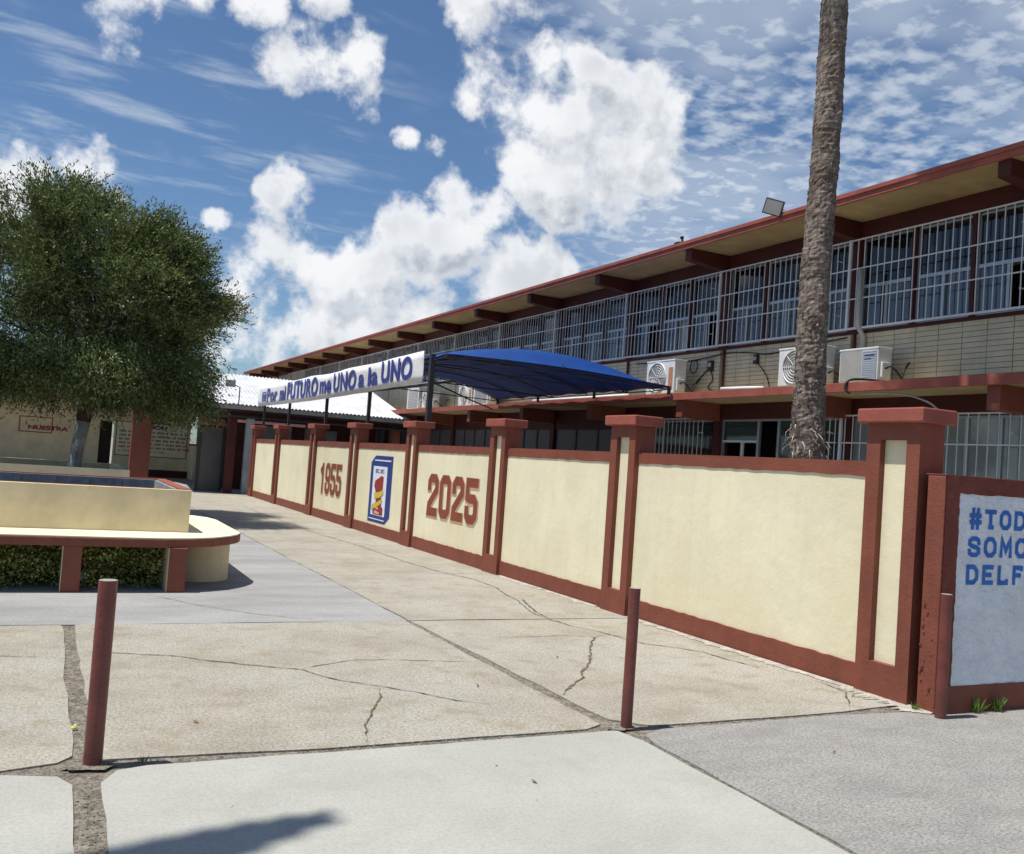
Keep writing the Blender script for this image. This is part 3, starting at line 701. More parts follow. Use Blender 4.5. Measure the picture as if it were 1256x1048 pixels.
# window grilles
XG = 12.0
def grille(y0, y1, z0, z1, rails, nb, single, barproto, tpost=True):
    f = MB()
    f.box(XG - .012, XG + .012, y0, y1, z1 - .024, z1); f.box(XG - .014, XG + .014, y0, y1, z0, z0 + .034)
    for z in rails: f.box(XG - .016, XG - .006, y0, y1, z - .010, z + .010)
    if tpost: f.box(XG - .022, XG + .018, y0 - .025, y0 + .022, z0 - .0, z1 + .006)
    for z in (z0 + .3, z1 - .3): f.box(XG + .0125, XW + .0, y0 + .30, y0 + .318, z - .01, z + .01)
    st = (y1 - y0) / (nb + 1)
    if not single:
        for i in range(nb): f.box(XG - .0055, XG + .0055, y0 + st * (i + 1) - .007, y0 + st * (i + 1) + .007, z0 + .034, z1 - .024)
    gr = f.build('window_grille', M['grille'], bld)
    if single:
        for i in range(nb):
            yy = y0 + st * (i + 1)
            if barproto[0] is None:
                t = MB(); t.box(-.0055, .0055, -.007, .007, z0 + .034, z1 - .024); barproto[0] = t.build('bar', M['grille'], gr, org=(0, 0, 0)); barproto[0].location = Vector((XG, yy, 0)) - worg(gr)
            else: inst(barproto[0], 'bar', gr, Vector((XG, yy + random.uniform(-.002, .002), 0)) - worg(gr))
bp = [None]
for k in range(K0, 13):
    grille(G0 + k * BAY, G0 + (k + 1) * BAY - .026, 4.262, 5.80, (5.29, 4.78), 23, 0 <= k < 6, bp)
# ground floor openings
zl0, zl1 = .985, 2.795
def lower_frame(y0, y1, parts, mg, mulls, tr=None, mt='alu'):
    f = MB(); x = XW + .05; w = .04
    f.box(x, x + .05, y0, y1, zl1 - w, zl1); f.box(x, x + .05, y0, y1, zl0, zl0 + w)
    f.box(x, x + .05, y0, y0 + w, zl0 + w, zl1 - w); f.box(x, x + .05, y1 - w, y1, zl0 + w, zl1 - w)
    for mm in mulls: f.box(x - .005, x + .05, mm - .03, mm + .03, zl0 + w, zl1 - w)
    fr = f.build('lower_window', M[mt], bld)
    e = [y0 + w] + [mm for mm in mulls] + [y1 - w]
    for i in range(len(e) - 1):
        if parts[i]:
            a = e[i] + (.03 if i else 0); c = e[i + 1] - (.03 if i < len(e) - 2 else 0)
            if tr and tr[0] == i:
                q = MB(); q.box(x - .008, x + .04, a, c, tr[1] - .02, tr[1] + .02); q.box(x - .008, x + .04, (a + c) / 2 - .1, (a + c) / 2 - .05, zl0 + w, tr[1] - .02); q.build('transom', M['grille'], fr)
                p = MB(); p.box(x + .02, x + .026, a, c, tr[1] + .02, zl1 - w); p.build('pane', M[parts[i]], fr)
            else:
                p = MB(); p.box(x + .02, x + .026, a, c, zl0 + w, zl1 - w); p.build('pane', M[parts[i]], fr)
    return fr
def drape(fr, y0, y1, mt, n=40, z0=1.0, z1=2.76):
    cu = MB(); vs = []
    for j in range(n + 1):
        vs.append((XW + .26 + .025 * math.sin(j * 1.7) + random.uniform(-.006, .006), y0 + (y1 - y0) * j / n, z0))
    vs += [(a + .005, b_, z1) for a, b_, _ in vs]
    cu.add(vs, [(j, j + 1, n + 2 + j, n + 1 + j) for j in range(n)]); cu.build('curtain', M[mt], fr)
lbp = [None]
for k in (-2, -1, 0):
    y = G0 + k * BAY
    fr = lower_frame(y + .1, y + BAY - .1, ['glass_pale'] * 5, 0, [y + .62, y + 1.17, y + 1.85, y + 2.6]); drape(fr, y + .12, y + .58, 'curtainpale'); drape(fr, y + .64, y + 1.6, 'curtainpale'); drape(fr, y + 1.75, y + 3.3, 'curtainpale')
    grille(y, y + BAY + .1 - .026, 1.0, 2.82, (2.35, 1.65), 20, k == 0, lbp)
y = G0 + BAY
fr = lower_frame(y + .1, y + BAY - .1, ['glass_green', 'glass_green', None, 'glass_green'], 0, [y + .85, y + 1.72, y + 2.27], (3, 2.36)); drape(fr, y + .1, y + .9, 'curtain')
grille(y + .0, y + .62, 1.0, 2.82, (2.35, 1.65), 4, False, lbp)
y = G0 + 2 * BAY
fr = lower_frame(y + .1, y + BAY - .1, ['glass_dark', 'glass_dark'], 0, [y + 1.9]); grille(y + .14, y + 2.2, 1.0, 2.82, (), 13, True, lbp, tpost=False)
def door_bank(y0, y1, n):
    st = (y1 - y0) / n
    for i in range(n):
        b = MB(); b.box(XW + .04, XW + .08, y0 + i * st + .035, y0 + (i + 1) * st - .035, .02, 2.60); b.build('door_panel', M['greydoor'], bld)
        b = MB(); b.box(XW + .02, XW + .09, y0 + i * st - .034, y0 + i * st + .034, .02, 2.60); b.build('door_frame', M['darksteel'], bld)
    b = MB(); b.box(XW + .01, XW + .1, y0, y1, 2.601, 2.799); b.build('door_header', M['maroon'], bld)
for k in range(3, 9):
    y = G0 + k * BAY; door_bank(y + .14, y + BAY - .14, 4 if k % 3 else 3)
b = MB(); b.box(XW + .02, XW + .1, G0 + 9 * BAY + .1, YB, .981, 2.799); b.build('infill_panel', M['maroon'], bld)
# downpipes on the wall
b = MB(); b.tube([(XG - .05, 11.42, 5.25), (XG - .05, 11.42, 4.3), (XG + .09, 11.42, 4.15), (XG + .09, 11.42, 3.24)], .045, 10); b.build('downpipe', M['pipegrey'], bld, smooth=True)
for yy in (11.62, 15.02, 18.5):
    b = MB(); b.tube([(XW - .05, yy, 4.20), (XW - .05, yy, 3.24)], .028, 8); b.build('drain_pipe', M['rust'], bld, smooth=True)

# ================================================================== AIR CONDITIONERS
def ac(y0, y1, z1, label, style='fan', xf=11.52):
    z0 = 3.30; o = thing('air_conditioner', label, 'air conditioner', ((xf + .15), (y0 + y1) / 2, 3.235), 'outdoor air conditioning units on the lower canopy')
    w = y1 - y0; h = z1 - z0; d = .30
    b = MB(); b.box(xf, xf + d, y0, y1, z0, z1); b.build('casing', M['acwhite'], o, bevel=.014)
    b = MB(); b.box(xf - .008, xf + d + .01, y0 - .008, y1 + .008, z1 - .02, z1 + .012); b.build('lid', M['acwhite'], o, bevel=.006)
    for yy in (y0 + .08, y1 - .14):
        b = MB(); b.box(xf + .02, xf + d - .02, yy, yy + .06, 3.235, z0 - .0005); b.build('foot', M['darksteel'], o)
    if style == 'fan':
        cy = y1 - w * .40; cz = (z0 + z1) / 2; rr = min(h * .44, w * .36)
        b = MB(); k = 36; b.add([(xf - .004, cy, cz)] + [(xf - .004, cy + rr * math.cos(2 * math.pi * i / k), cz + rr * math.sin(2 * math.pi * i / k)) for i in range(k)], [(0, (i + 1) % k + 1, i + 1) for i in range(k)]); b.build('fan_opening', M['acgrey'], o)
        b = MB()
        for q in range(1, 7): b.tube([(xf - .014, cy + rr * q / 6 * math.cos(2 * math.pi * i / k), cz + rr * q / 6 * math.sin(2 * math.pi * i / k)) for i in range(k + 1)], .0055 if q < 6 else .012, 4, cap=False)
        for q in range(8): b.tube([(xf - .014, cy, cz), (xf - .014, cy + rr * math.cos(q * .785), cz + rr * math.sin(q * .785))], .005, 4)
        b.build('fan_guard', M['acwhite'], o)
        b = MB(); b.tube([(xf - .02, cy, cz), (xf - .008, cy, cz)], .05, 14); b.build('hub', M['acgrey'], o)
        b = MB(); b.box(xf - .004, xf - .0005, y0 + .05, y0 + w * .2, z0 + h * .1, z0 + h * .78); b.build('label_plate', M['orange'], o)
    elif style == 'blank':
        b = MB(); b.box(xf - .006, xf - .0005, y0 + w * .42, y1 - .025, z0 + .02, z1 - .035); b.build('front_panel', M['acgrey'], o)
        b = MB()
        for i in range(13):
            z = z0 + .03 + i * (h - .06) / 13; b.box(xf - .012, xf - .0005, y0 + .02, y0 + w * .40, z, z + (h - .06) / 13 * .6)
        b.build('louvre', M['acblue'], o)
        b = MB(); b.box(xf - .0135, xf - .0122, y0 + .06, y0 + w * .33, z1 - .13, z1 - .105); b.box(xf - .0135, xf - .0122, y0 + .12, y0 + w * .33, z1 - .185, z1 - .165); b.build('badge', M['navy'], o)
    else:
        b = MB()
        for i in range(12):
            z = z0 + .05 + i * (h - .1) / 12; b.box(xf - .008, xf - .0005, y0 + .06, y1 - .12, z, z + (h - .1) / 12 * .5)
        b.build('coil_fins', M['acgrey'], o)
    # valve cover on the near end and pipe loop
    b = MB(); b.box(xf + .05, xf + .22, y0 - .05, y0 - .0085, z0 + .06, z0 + .30); b.build('valve_cover', M['acwhite'], o, bevel=.008)
    b = MB(); b.tube([(xf + .12, y0 - .051, z0 + .20), (xf + .14, y0 - .14, z0 + .24), (xf + .22, y0 - .20, z0 + .14), (xf + .34, y0 - .18, z0 + .05), (xf + .44, y0 - .12, z0 + .18), (XW - .05, y0 - .1, z0 + .34)], .016, 7); b.build('insulated_pipe', M['black'], o, smooth=True)
    return o
ac(10.56, 11.35, 3.83, 'white outdoor air conditioner with blank grey panel right of the palm', 'blank')
ac(11.75, 12.78, 3.96, 'white outdoor air conditioner with round fan guard partly behind the palm')
ac(15.86, 16.86, 4.00, 'white outdoor air conditioner with faded label at the canopy corner')
ac(24.98, 26.02, 3.92, 'right one of two adjoining white air conditioners behind the blue canopy', 'fin')
ac(26.14, 27.17, 3.94, 'left one of two adjoining white air conditioners behind the blue canopy')
ac(29.49, 30.34, 3.84, 'small white boxy air conditioner just right of the banner end')
ac(30.70, 31.85, 4.06, 'tall air conditioner behind the post at the banner end', 'fin')

def jbox(y, z, label, s=1.):
    o = thing('junction_box', label, 'junction box', (XW - .04, y, z), 'junction boxes on the brick spandrel')
    b = MB(); b.box(XW - .09, XW - .0145, y - .06 * s, y + .06 * s, z - .1 * s, z + .1 * s); b.build('housing', M['darksteel'], o, bevel=.008)
    b = MB(); b.box(XW - .094, XW - .0905, y - .04 * s, y + .04 * s, z - .02, z + .05 * s); b.build('cover', M['pipegrey'], o)
jbox(15.42, 3.90, 'dark electrical box with cables beside the fan unit', 1.1)
jbox(14.05, 3.94, 'small dark electrical box on bricks left of the palm', .9)
def cable(pts, label, r=.012, mt='black'):
    t = MB(); P = [Vector(p) for p in pts]; out = []
    for i in range(len(P) - 1):
        p0, p1, p2, p3 = P[max(i - 1, 0)], P[i], P[i + 1], P[min(i + 2, len(P) - 1)]
        for j in range(6):
            u = j / 6; out.append(.5 * ((2 * p1) + (p2 - p0) * u + (2 * p0 - 5 * p1 + 4 * p2 - p3) * u * u + (3 * p1 - p0 - 3 * p2 + p3) * u ** 3))
    out.append(P[-1]); t.tube(out, r, 6); o = t.build('cable', M[mt], None, smooth=True, org=tuple(P[0])); tag(o, label, 'cable', 'cables on the facade'); return o
xc = XW - .035
cable([(xc, 18.2, 4.12), (xc, 16.6, 4.05), (xc, 15.6, 4.08), (xc, 14.9, 4.13), (xc, 14.2, 4.08), (xc, 13.7, 4.02), (xc, 12.9, 4.1), (xc, 11.8, 4.16)], 'black cable sagging along the top of the brickwork')
cable([(xc, 15.42, 3.79), (xc, 15.36, 3.6), (xc, 15.5, 3.45), (xc, 15.2, 3.34), (xc, 15.1, 3.30)], 'black cable dropping from the electrical box beside the fan unit', .011)
cable([(xc, 15.5, 3.85), (xc, 15.75, 3.68), (xc, 16.0, 3.5)], 'short black cable from electrical box down to the fan unit', .013)
cable([(xc, 14.0, 3.85), (xc, 13.75, 3.6), (xc, 13.65, 3.3), (11.9, 13.6, 3.26)], 'thin cable hanging from the small electrical box', .009)
cable([(xc, 15.9, 4.05)] + [(xc - .02, 15.98 + .12 * math.cos(a), 3.92 + .14 * math.sin(a)) for a in [i * .8 for i in range(2, 18)]], 'coiled black cable hung above the fan unit', .010)
cable([(11.6, 10.3, 3.27), (11.3, 10.6, 3.30), (11.10, 10.72, 3.27), (11.04, 10.73, 3.14), (11.07, 10.66, 3.06)], 'black cable hooked over the canopy edge beneath the blank panel unit', .020)
cable([(11.2, 10.55, 3.06), (11.25, 10.2, 3.06), (11.3, 9.8, 3.03), (11.35, 9.45, 2.92), (11.4, 9.3, 2.80)], 'grey conduit curving under the lower canopy near the end pillar', .014, 'pipegrey')
# lengths of white duct lying on the canopy
def duct(pts, label, r=.035):
    t = MB(); t.tube(pts, r, 8); o = t.build('plastic_pipe', M['acwhite'], None, smooth=True, org=pts[0]); tag(o, label, 'pipe', 'white pipes lying on the canopy')
duct([(11.18, 13.9, 3.27), (11.25, 13.4, 3.27), (11.3, 12.9, 3.26)], 'short white pipe on the canopy edge left of the palm')
duct([(11.30, 17.2, 3.275), (11.28, 21.6, 3.275)], 'long white pipe lying on the canopy under the blue awning', .04)

# floodlight on the roof edge
o = thing('floodlight', 'square floodlight tilted upward on the roof edge left of the palm', 'floodlight', (11.0, 12.5, 6.27))
c0 = Vector((10.96, 12.52, 6.36)); n = Vector((-.72, -.55, -.25)).normalized(); tr_ = n.cross(Vector((0, 0, 1))).normalized(); tr_ = (tr_ + Vector((0, 0, .10))).normalized(); up_ = tr_.cross(n).normalized()
def obox(mb, c, a, b_, d, ha, hb, hd):
    vs = [c + a * (ha * i) + b_ * (hb * j) + d * (hd * k) for k in (-1, 1) for j in (-1, 1) for i in (-1, 1)]
    mb.add(vs, [(0, 2, 3, 1), (4, 5, 7, 6), (0, 1, 5, 4), (2, 6, 7, 3), (0, 4, 6, 2), (1, 3, 7, 5)])
tr_, up_ = tr_ * math.cos(.22) + up_ * math.sin(.22), up_ * math.cos(.22) - tr_ * math.sin(.22)
b = MB(); obox(b, c0, tr_, up_, n, .165, .135, .03); b.build('housing', M['darksteel'], o, bevel=.008)
b = MB(); obox(b, c0 + n * .032, tr_, up_, n, .144, .114, .003); b.build('lens', M['lampface'], o)
b = MB(); b.tube([c0 - tr_ * .15, c0 - tr_ * .19 - n * .08, Vector((11.05, 12.42, 6.30)), Vector((11.11, 12.42, 6.24))], .012, 6); b.build('bracket', M['darksteel'], o)
o = thing('roof_fitting', 'small dark fitting standing on the roof edge above the awning', 'fitting', (11.1, 15.3, 6.27))
b = MB(); b.tube([(11.1, 15.3, 6.272), (11.1, 15.3, 6.33), (11.1, 15.32, 6.38)], [.03, .02, .045], 10); b.box(11.06, 11.16, 15.36, 15.52, 6.272, 6.30); b.build('stem', M['black'], o)

# ================================================================== BLUE CANOPY
cn = thing('blue_canopy', 'arched blue tarpaulin canopy between the banner posts and the school', 'canopy', (8.5, 19, 3.2))
CX0, CX1, CY0, CY1 = 6.2, 11.02, 15.25, 23.3
def cz(u, v):
    base = 3.46 + (3.36 - 3.46) * u; arch = .42 * math.sin(math.pi * min(max(u, 0), 1)) ** .8
    g = min(1, v / .075); g = g * g * (3 - 2 * g)
    sag = -.035 * abs(math.sin(v * math.pi * 4)) ** .6 * 0 - .03 * math.sin(v * math.pi * 8) ** 2
    return base + (.06 * math.sin(math.pi * u) + (arch - .06 * math.sin(math.pi * u)) * g) + sag * g
nu, nv = 30, 60; b = MB(); vs = []
vv = [0, .01, .02, .035, .05, .065, .08, .1] + [.1 + .9 * j / 52 for j in range(1, 53)]
for v in vv:
    for i in range(nu + 1):
        u = i / nu; vs.append((CX0 + (CX1 - CX0) * u, CY0 + (CY1 - CY0) * v + (.25 if 0 else 0), cz(u, v)))
q = nu + 1; b.add(vs, [(j * q + i, j * q + i + 1, (j + 1) * q + i + 1, (j + 1) * q + i) for j in range(len(vv) - 1) for i in range(nu)])
fb = b.build('tarpaulin', M['fabric'], cn, smooth=True); so_ = fb.modifiers.new('s', 'SOLIDIFY'); so_.thickness = .006
# valance on the far edge and side
for j in range(6):
    b = MB(); y = CY0 + .05 + (CY1 - CY0 - .1) * j / 5
    pts = [(CX0 + (CX1 - CX0) * i / 20, y, cz(i / 20, (y - CY0) / (CY1 - CY0)) - .035) for i in range(21)]; b.tube(pts, .013, 6)
    b.build('arch_rib', M['darksteel'], cn, smooth=True)
for u in (0, .25, .5, .75, 1):
    X = CX0 + (CX1 - CX0) * u; b = MB(); b.tube([(X, CY0 + (CY1 - CY0) * j / 12, cz(u, max(j / 12, .02)) - .05) for j in range(13)], .010, 5); b.build('purlin', M['darksteel'], cn)
for j in (0, 1, 3, 5):
    y = CY0 + .05 + (CY1 - CY0 - .1) * j / 5; b = MB(); b.tube([(CX0, y, 3.40), (CX1, y, 3.30)], .014, 6); b.build('tie_bar', M['darksteel'], cn)
for y in (CY0 + .06, CY0 + 2.9, CY0 + 5.6, CY1 - .1):
    b = MB(); b.box(CX1 - .03, CX1 + .02, y - .025, y + .025, 3.20, 3.36); b.build('stub_post', M['darksteel'], cn)

# banner and its posts on the pillars
posts = [(15.95, 3.50, .045), (19.5, 3.52, .034), (22.92, 3.52, .034), (26.88, 3.52, .034), (30.3, 3.5, .034)]
names = ['post carrying the banner on pillar right of the emblem', 'post carrying the banner on pillar between emblem and 1955', 'post carrying the banner on pillar left of 1955', 'post carrying the banner on third pillar from the passage', 'post carrying the banner nearest the passage']
names[0] = 'thick dark post at the banner right end carrying the blue canopy'
names[3] = 'dark post carrying the banner on pillar second from the passage'
for (y, z, r), nm in zip(posts, names):
    t = MB(); t.box(6.2 - r, 6.2 + r, y - r, y + r, 2.246, z); o = t.build('banner_post', M['darksteel'], None, org=(6.2, y, 2.246)); tag(o, nm, 'post', 'dark banner posts standing on the wall pillars')
o = thing('cross_bar', 'thin dark bar running from the post toward the school under the canopy', 'bar', (6.2, 15.9, 2.95))
b = MB(); b.tube([(6.25, 15.95, 2.98), (8.6, 19.6, 3.0), (10.9, 23.2, 3.05)], .016, 6); b.tube([(6.2, 16, 2.93), (6.25, 22, 2.97), (6.25, 26, 2.98)], .016, 6); b.build('rod', M['darksteel'], o)
bn_ = thing('banner', 'long white banner with blue lettering stretched above the pillars', 'banner', (6.12, 23.5, 3.0))
BY0, BY1 = 16.2, 31.1
def bz(t_, top): return ((3.57 + .035 * math.sin(t_ * 26) * (t_ * (1 - t_)) * 2 - .06 * math.sin(math.pi * t_)) if top else (2.99 - .10 * t_ - .06 * math.sin(math.pi * t_)))
b = MB(); n = 90; vs = []
for j in range(n + 1):
    t_ = j / n; y = BY0 + (BY1 - BY0) * t_
    for q in range(5):
        f = q / 4; z = bz(t_, 0) * (1 - f) + bz(t_, 1) * f; vs.append((6.13 + .008 * math.sin(t_ * 60 + q), y, z))
b.add(vs, [(j * 5 + q, j * 5 + 5 + q, j * 5 + 6 + q, j * 5 + 1 + q) for j in range(n) for q in range(4)]); sh_ = b.build('vinyl_sheet', M['banner'], bn_, smooth=True)
so_ = sh_.modifiers.new('s', 'SOLIDIFY'); so_.thickness = .004
def banner_word(s, y_left, y_right, z0, z1, bold=.05):
    text_part('printed_word', s, M['bannerblue'], bn_, (6.112, y_left, z0), (0, -1, 0), y_left - y_right, z1 - z0, .038, .004, spacing=1.1)
for s, pl, pr, zb, zt, bd in (('Por', 28.9, 27.3, 2.985, 3.36, .05), ('mi', 26.35, 25.5, 2.985, 3.34, .04), ('FUTURO', 25.05, 20.85, 3.01, 3.47, .055), ('me', 20.5, 19.55, 3.04, 3.30, .05), ('UNO', 19.15, 17.98, 3.05, 3.48, .05)):
    pass
def px_y(xpx):
    """place of a banner column measured in the photograph, as metres along the wall"""
    d = (xpx - 628) / 1150; a = .44402355 + d * .89236243; c = .89514783 - d * .44575325
    return 6.12 * c / a
for s, x0, x1, zb, zt, bd in (('Por', 331, 343.5, 3.0, 3.38, .05), ('mi', 346.5, 353.5, 3.0, 3.36, .04), ('FUTURO', 355.5, 392.5, 3.0, 3.45, .055), ('me', 395, 408.5, 3.04, 3.30, .05), ('UNO', 411.5, 439, 3.04, 3.44, .05), ('a', 442, 449, 3.07, 3.30, .06), ('la', 453.5, 465.5, 3.07, 3.42, .06), ('UNO', 469.5, 507, 3.09, 3.49, .06)):
    # photographed columns are tilted by the camera roll; both ends read at mid height
    sh2 = 7.0
    banner_word(s, px_y(x0 - sh2 * .9), px_y(x1 - sh2 * .9), zb - .03, zt + .035, bd)
t = MB(); ya, yb_ = px_y(319), px_y(323.5)
for (a_, c_, z0, z1) in ((ya, ya - .12, 3.02, 3.32), (yb_, yb_ + .12, 3.02, 3.32), (ya - .12, yb_ + .12, 3.28, 3.32), (ya - .12, yb_ + .12, 3.02, 3.06), ((ya + yb_) / 2 + .12, (ya + yb_) / 2 - .12, 3.1, 3.24)):
    t.box(6.105, 6.108, a_, c_, z0, z1)
t.build('printed_emblem', M['bannerblue'], bn_)

# ================================================================== SHED WITH WHITE CORRUGATED ROOF
sd = thing('covered_passage', 'open passage shed under a white corrugated roof behind the banner', 'shed', (7.5, 33, 0))
SX0, SX1, SY0, SY1, SZ0, SZ1 = 3.3, 11.35, 31.0, 36.2, 2.90, 4.22
ns = 10; wS = (SX1 - SX0) / ns
for i in range(ns):
    b = MB(); n = 24; a = SX0 + i * wS; vs = []
    for j in range(n + 1):
        xx = a + (wS + .02) * j / n; dz = .020 * math.sin(2 * math.pi * j / 4) + i % 2 * .004
        vs += [(xx, SY0 - random.uniform(0, .01), SZ0 + dz), (xx, SY1, SZ1 + dz)]
    b.add(vs, [(2 * j, 2 * j + 2, 2 * j + 3, 2 * j + 1) for j in range(n)]); rs = b.build('roof_sheet', M['roofwhite'], sd); so_ = rs.modifiers.new('s', 'SOLIDIFY'); so_.thickness = .012; so_.offset = -1
b = MB(); b.quad((SX0, SY1, SZ1 - .01), (SX1, SY1, SZ1 - .01), (SX1, SY1 + 5, SZ0), (SX0, SY1 + 5, SZ0)); b.build('rear_roof', M['roofwhite'], sd)
b = MB(); b.box(SX0, SX1, SY0 + .02, SY0 + .06, SZ0 - .16, SZ0 - .03); b.build('eave_board', M['roofedge'], sd)
b = MB(); b.box(SX0, SX1, SY0 + .15, SY0 + .25, SZ0 - .42, SZ0 - .36); b.box(SX0, SX1, SY0 + .15, SY0 + .25, SZ0 - .22, SZ0 - .17)
for i in range(24): b.tube([(SX0 + .1 + i * .33, SY0 + .2, SZ0 - .36), (SX0 + .26 + i * .33, SY0 + .2, SZ0 - .22)], .012, 5)
for y in (32.5, 34.5): b.box(SX0, SX1, y, y + .1, SZ0 + (y - SY0) * .254 - .25, SZ0 + (y - SY0) * .254 - .13)
b.build('truss', M['darksteel'], sd)
for xx, mt in ((5.3, 'maroon'), (7.9, 'red'), (10.9, 'red')):
    b = MB(); b.box(xx, xx + .26, SY0 + .3, SY0 + .6, 0, SZ0 - .42); b.build('column', M[mt], sd)
b = MB(); b.box(5.86, 6.10, SY0 + .25, SY0 + .5, 0, SZ0 - .43); b.build('column', M['greencol'], sd)
b = MB(); b.box(5.5, 11.35, 34.6, 34.7, 0, 3.4); b.build('rear_wall', M['maroon'], sd)
for xa, xb_ in ((7.1, 8.1), (8.6, 9.8)):
    b = MB(); b.box(xa, xb_, 34.5, 34.58, 0, 2.35); b.build('grey_panel', M['paledoor'], sd)
b = MB(); b.box(5.35, 7.8, SY0 + .32, SY0 + .42, 2.33, 2.42); b.build('pale_beam', M['palered'], sd)
b = MB(); b.box(5.9, 12.1, 42.5, 42.6, 0, 3.4); b.build('dark_backdrop', M['inside'], sd)  # added backdrop; its near-black colour stands in for the passage's shade

gt = thing('passage_gate', 'plain dark grey gate with clay tile hood at the end of the path', 'gate', (4.85, 32.2, 0))
b = MB(); b.box(4.62, 5.28, 32.2, 32.25, 0, 2.12); b.build('leaf', M['greydoor'], gt)
for xa, xb_ in ((4.50, 4.615), (5.285, 5.36)):
    b = MB(); b.box(xa, xb_, 32.18, 32.3, 0, 2.16); b.build('gate_post', M['darksteel'], gt)
for i in range(6):
    b = MB(); xx = 4.45 + i * .15
    vs = []
    for j in range(7):
        an = math.pi * j / 6; vs += [(xx + .075 - .075 * math.cos(an), 31.85, 2.17 + .04 * math.sin(an)), (xx + .075 - .075 * math.cos(an), 32.3, 2.38 + .04 * math.sin(an))]
    b.add(vs, [(2 * j, 2 * j + 2, 2 * j + 3, 2 * j + 1) for j in range(6)]); tl = b.build('roof_tile', M['tile'], gt); so_ = tl.modifiers.new('s', 'SOLIDIFY'); so_.thickness = .02
o = thing('yard_lamp', 'small pale floodlamp on a bent pole above the passage roof', 'lamp', (5.45, 31.0, 2.9))
b = MB(); b.tube([(5.5, 31.0, 2.93), (5.5, 31.0, 3.45), (5.35, 31.0, 3.50)], .02, 6); b.build('pole', M['darksteel'], o)
b = MB(); b.box(5.05, 5.35, 30.95, 31.1, 3.44, 3.66); b.build('lamp_head', M['acgrey'], o, bevel=.01)

# ================================================================== BACKGROUND WALLS (LEFT)
bw = thing('notice_building', 'shaded cream building with painted notices beyond the planter', 'building', (1, 42, 0))
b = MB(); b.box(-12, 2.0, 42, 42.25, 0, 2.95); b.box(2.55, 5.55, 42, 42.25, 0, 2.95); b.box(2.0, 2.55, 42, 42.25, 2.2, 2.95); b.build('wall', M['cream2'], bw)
b = MB(); b.box(-12, 2.0, 41.97, 41.999, 0, .30); b.box(2.55, 5.55, 41.97, 41.999, 0, .30); b.build('base_band', M['maroon'], bw)
b = MB(); b.box(-12, 5.0, 39.4, 46, 2.95, 3.12); b.build('roof', M['soffit'], bw)
b = MB(); b.box(-12, 5.0, 39.35, 39.399, 2.90, 3.16); b.build('fascia', M['redtop'], bw)
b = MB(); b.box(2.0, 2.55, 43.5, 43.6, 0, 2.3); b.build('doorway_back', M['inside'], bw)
b = MB(); b.box(5.55, 5.72, 40.6, 42.25, 0, 1.42); b.build('low_wall', M['cream'], bw)
b = MB(); b.box(5.52, 5.75, 40.57, 42.28, 1.4205, 1.50); b.build('low_wall_cap', M['redtop'], bw)
b = MB(); b.box(2.93, 3.62, 38.0, 38.5, 0, 2.9); b.build('red_column', M['red'], bw)
b = MB(); yN = 41.99
def fr_rect(mb, x0, x1, z0, z1, w, y):
    mb.box(x0, x1, y - .01, y, z0, z0 + w); mb.box(x0, x1, y - .01, y, z1 - w, z1); mb.box(x0, x0 + w, y - .01, y, z0 + w, z1 - w); mb.box(x1 - w, x1, y - .01, y, z0 + w, z1 - w)
fr_rect(b, 2.62, 5.45, .82, 2.25, .03, yN); b.build('notice_frame', M['darksteel'], bw)
b = MB(); b.box(2.65, 5.42, yN - .004, yN - .0, .85, 2.22); b.build('notice_field', M['cream'], bw)
text_part('notice_heading', 'VISION', M['navy'], bw, (3.6, yN - .012, 1.98), (1, 0, 0), 1.0, .17, .05, .002)
rows = [('navy', 1.80), ('navy', 1.64), ('darksteel', 1.48), ('emred', 1.32), ('emred', 1.16), ('tan', 1.0)]
for mk, z in rows:
    t = MB(); xx = 2.75
    end = 5.35 if mk != 'tan' else 4.6
    while xx < end:
        w = random.uniform(.08, .34)
        k = max(1, int(w / .05))
        for i in range(k): t.box(xx + i * .055, xx + i * .055 + .036, yN - .010, yN - .006, z, z + random.uniform(.065, .085))
        xx += k * .055 + .07
    tag(t.build('notice_line', M[mk], bw), kind='stuff')
b = MB(); fr_rect(b, -.95, .25, 1.52, 2.15, .035, yN); b.build('painted_frame', M['emred'], bw)
text_part('painted_word', 'NUESTRA', M['emred'], bw, (-.62, yN - .008, 1.64), (1, 0, 0), 1.45, .17, .04, .002)
text_part('painted_word', 'NUESTRA', M['emred'], bw, (-3.6, yN - .008, 1.80), (1, 0, 0), 1.45, .17, .04, .002)

# ================================================================== PLANTER BENCH
pt = thing('planter_bench', 'raised cream planter with red edged bench ledge in front of the tree', 'planter', (0, 12, 0))
outer = [(-7, 10.40), (.9, 10.40), (1.25, 10.42), (1.52, 10.50), (1.75, 10.64), (1.95, 10.86), (2.08, 11.08), (2.15, 11.30), (2.16, 13.1), (2.10, 13.45), (1.95, 13.70), (1.6, 13.9), (-7, 13.9)]
b = MB(); b.prism(outer, .468, .556); lg = b.build('ledge', M['red'], pt, bevel=.010)
b = MB(); cx_ = [(x_ - .004 if x_ > 0 else x_, y_ + .004 if y_ < 11.2 else y_) for x_, y_ in outer]; b.prism(cx_, .5565, .572); b.build('ledge_top', M['cream'], pt, bevel=.004)
inner = [(1.52, 11.35), (1.70, 11.10), (1.90, 11.12), (2.03, 11.28), (2.06, 11.55), (2.06, 13.0), (1.9, 13.5), (1.5, 13.7), (1.30, 13.7), (1.30, 11.35)]
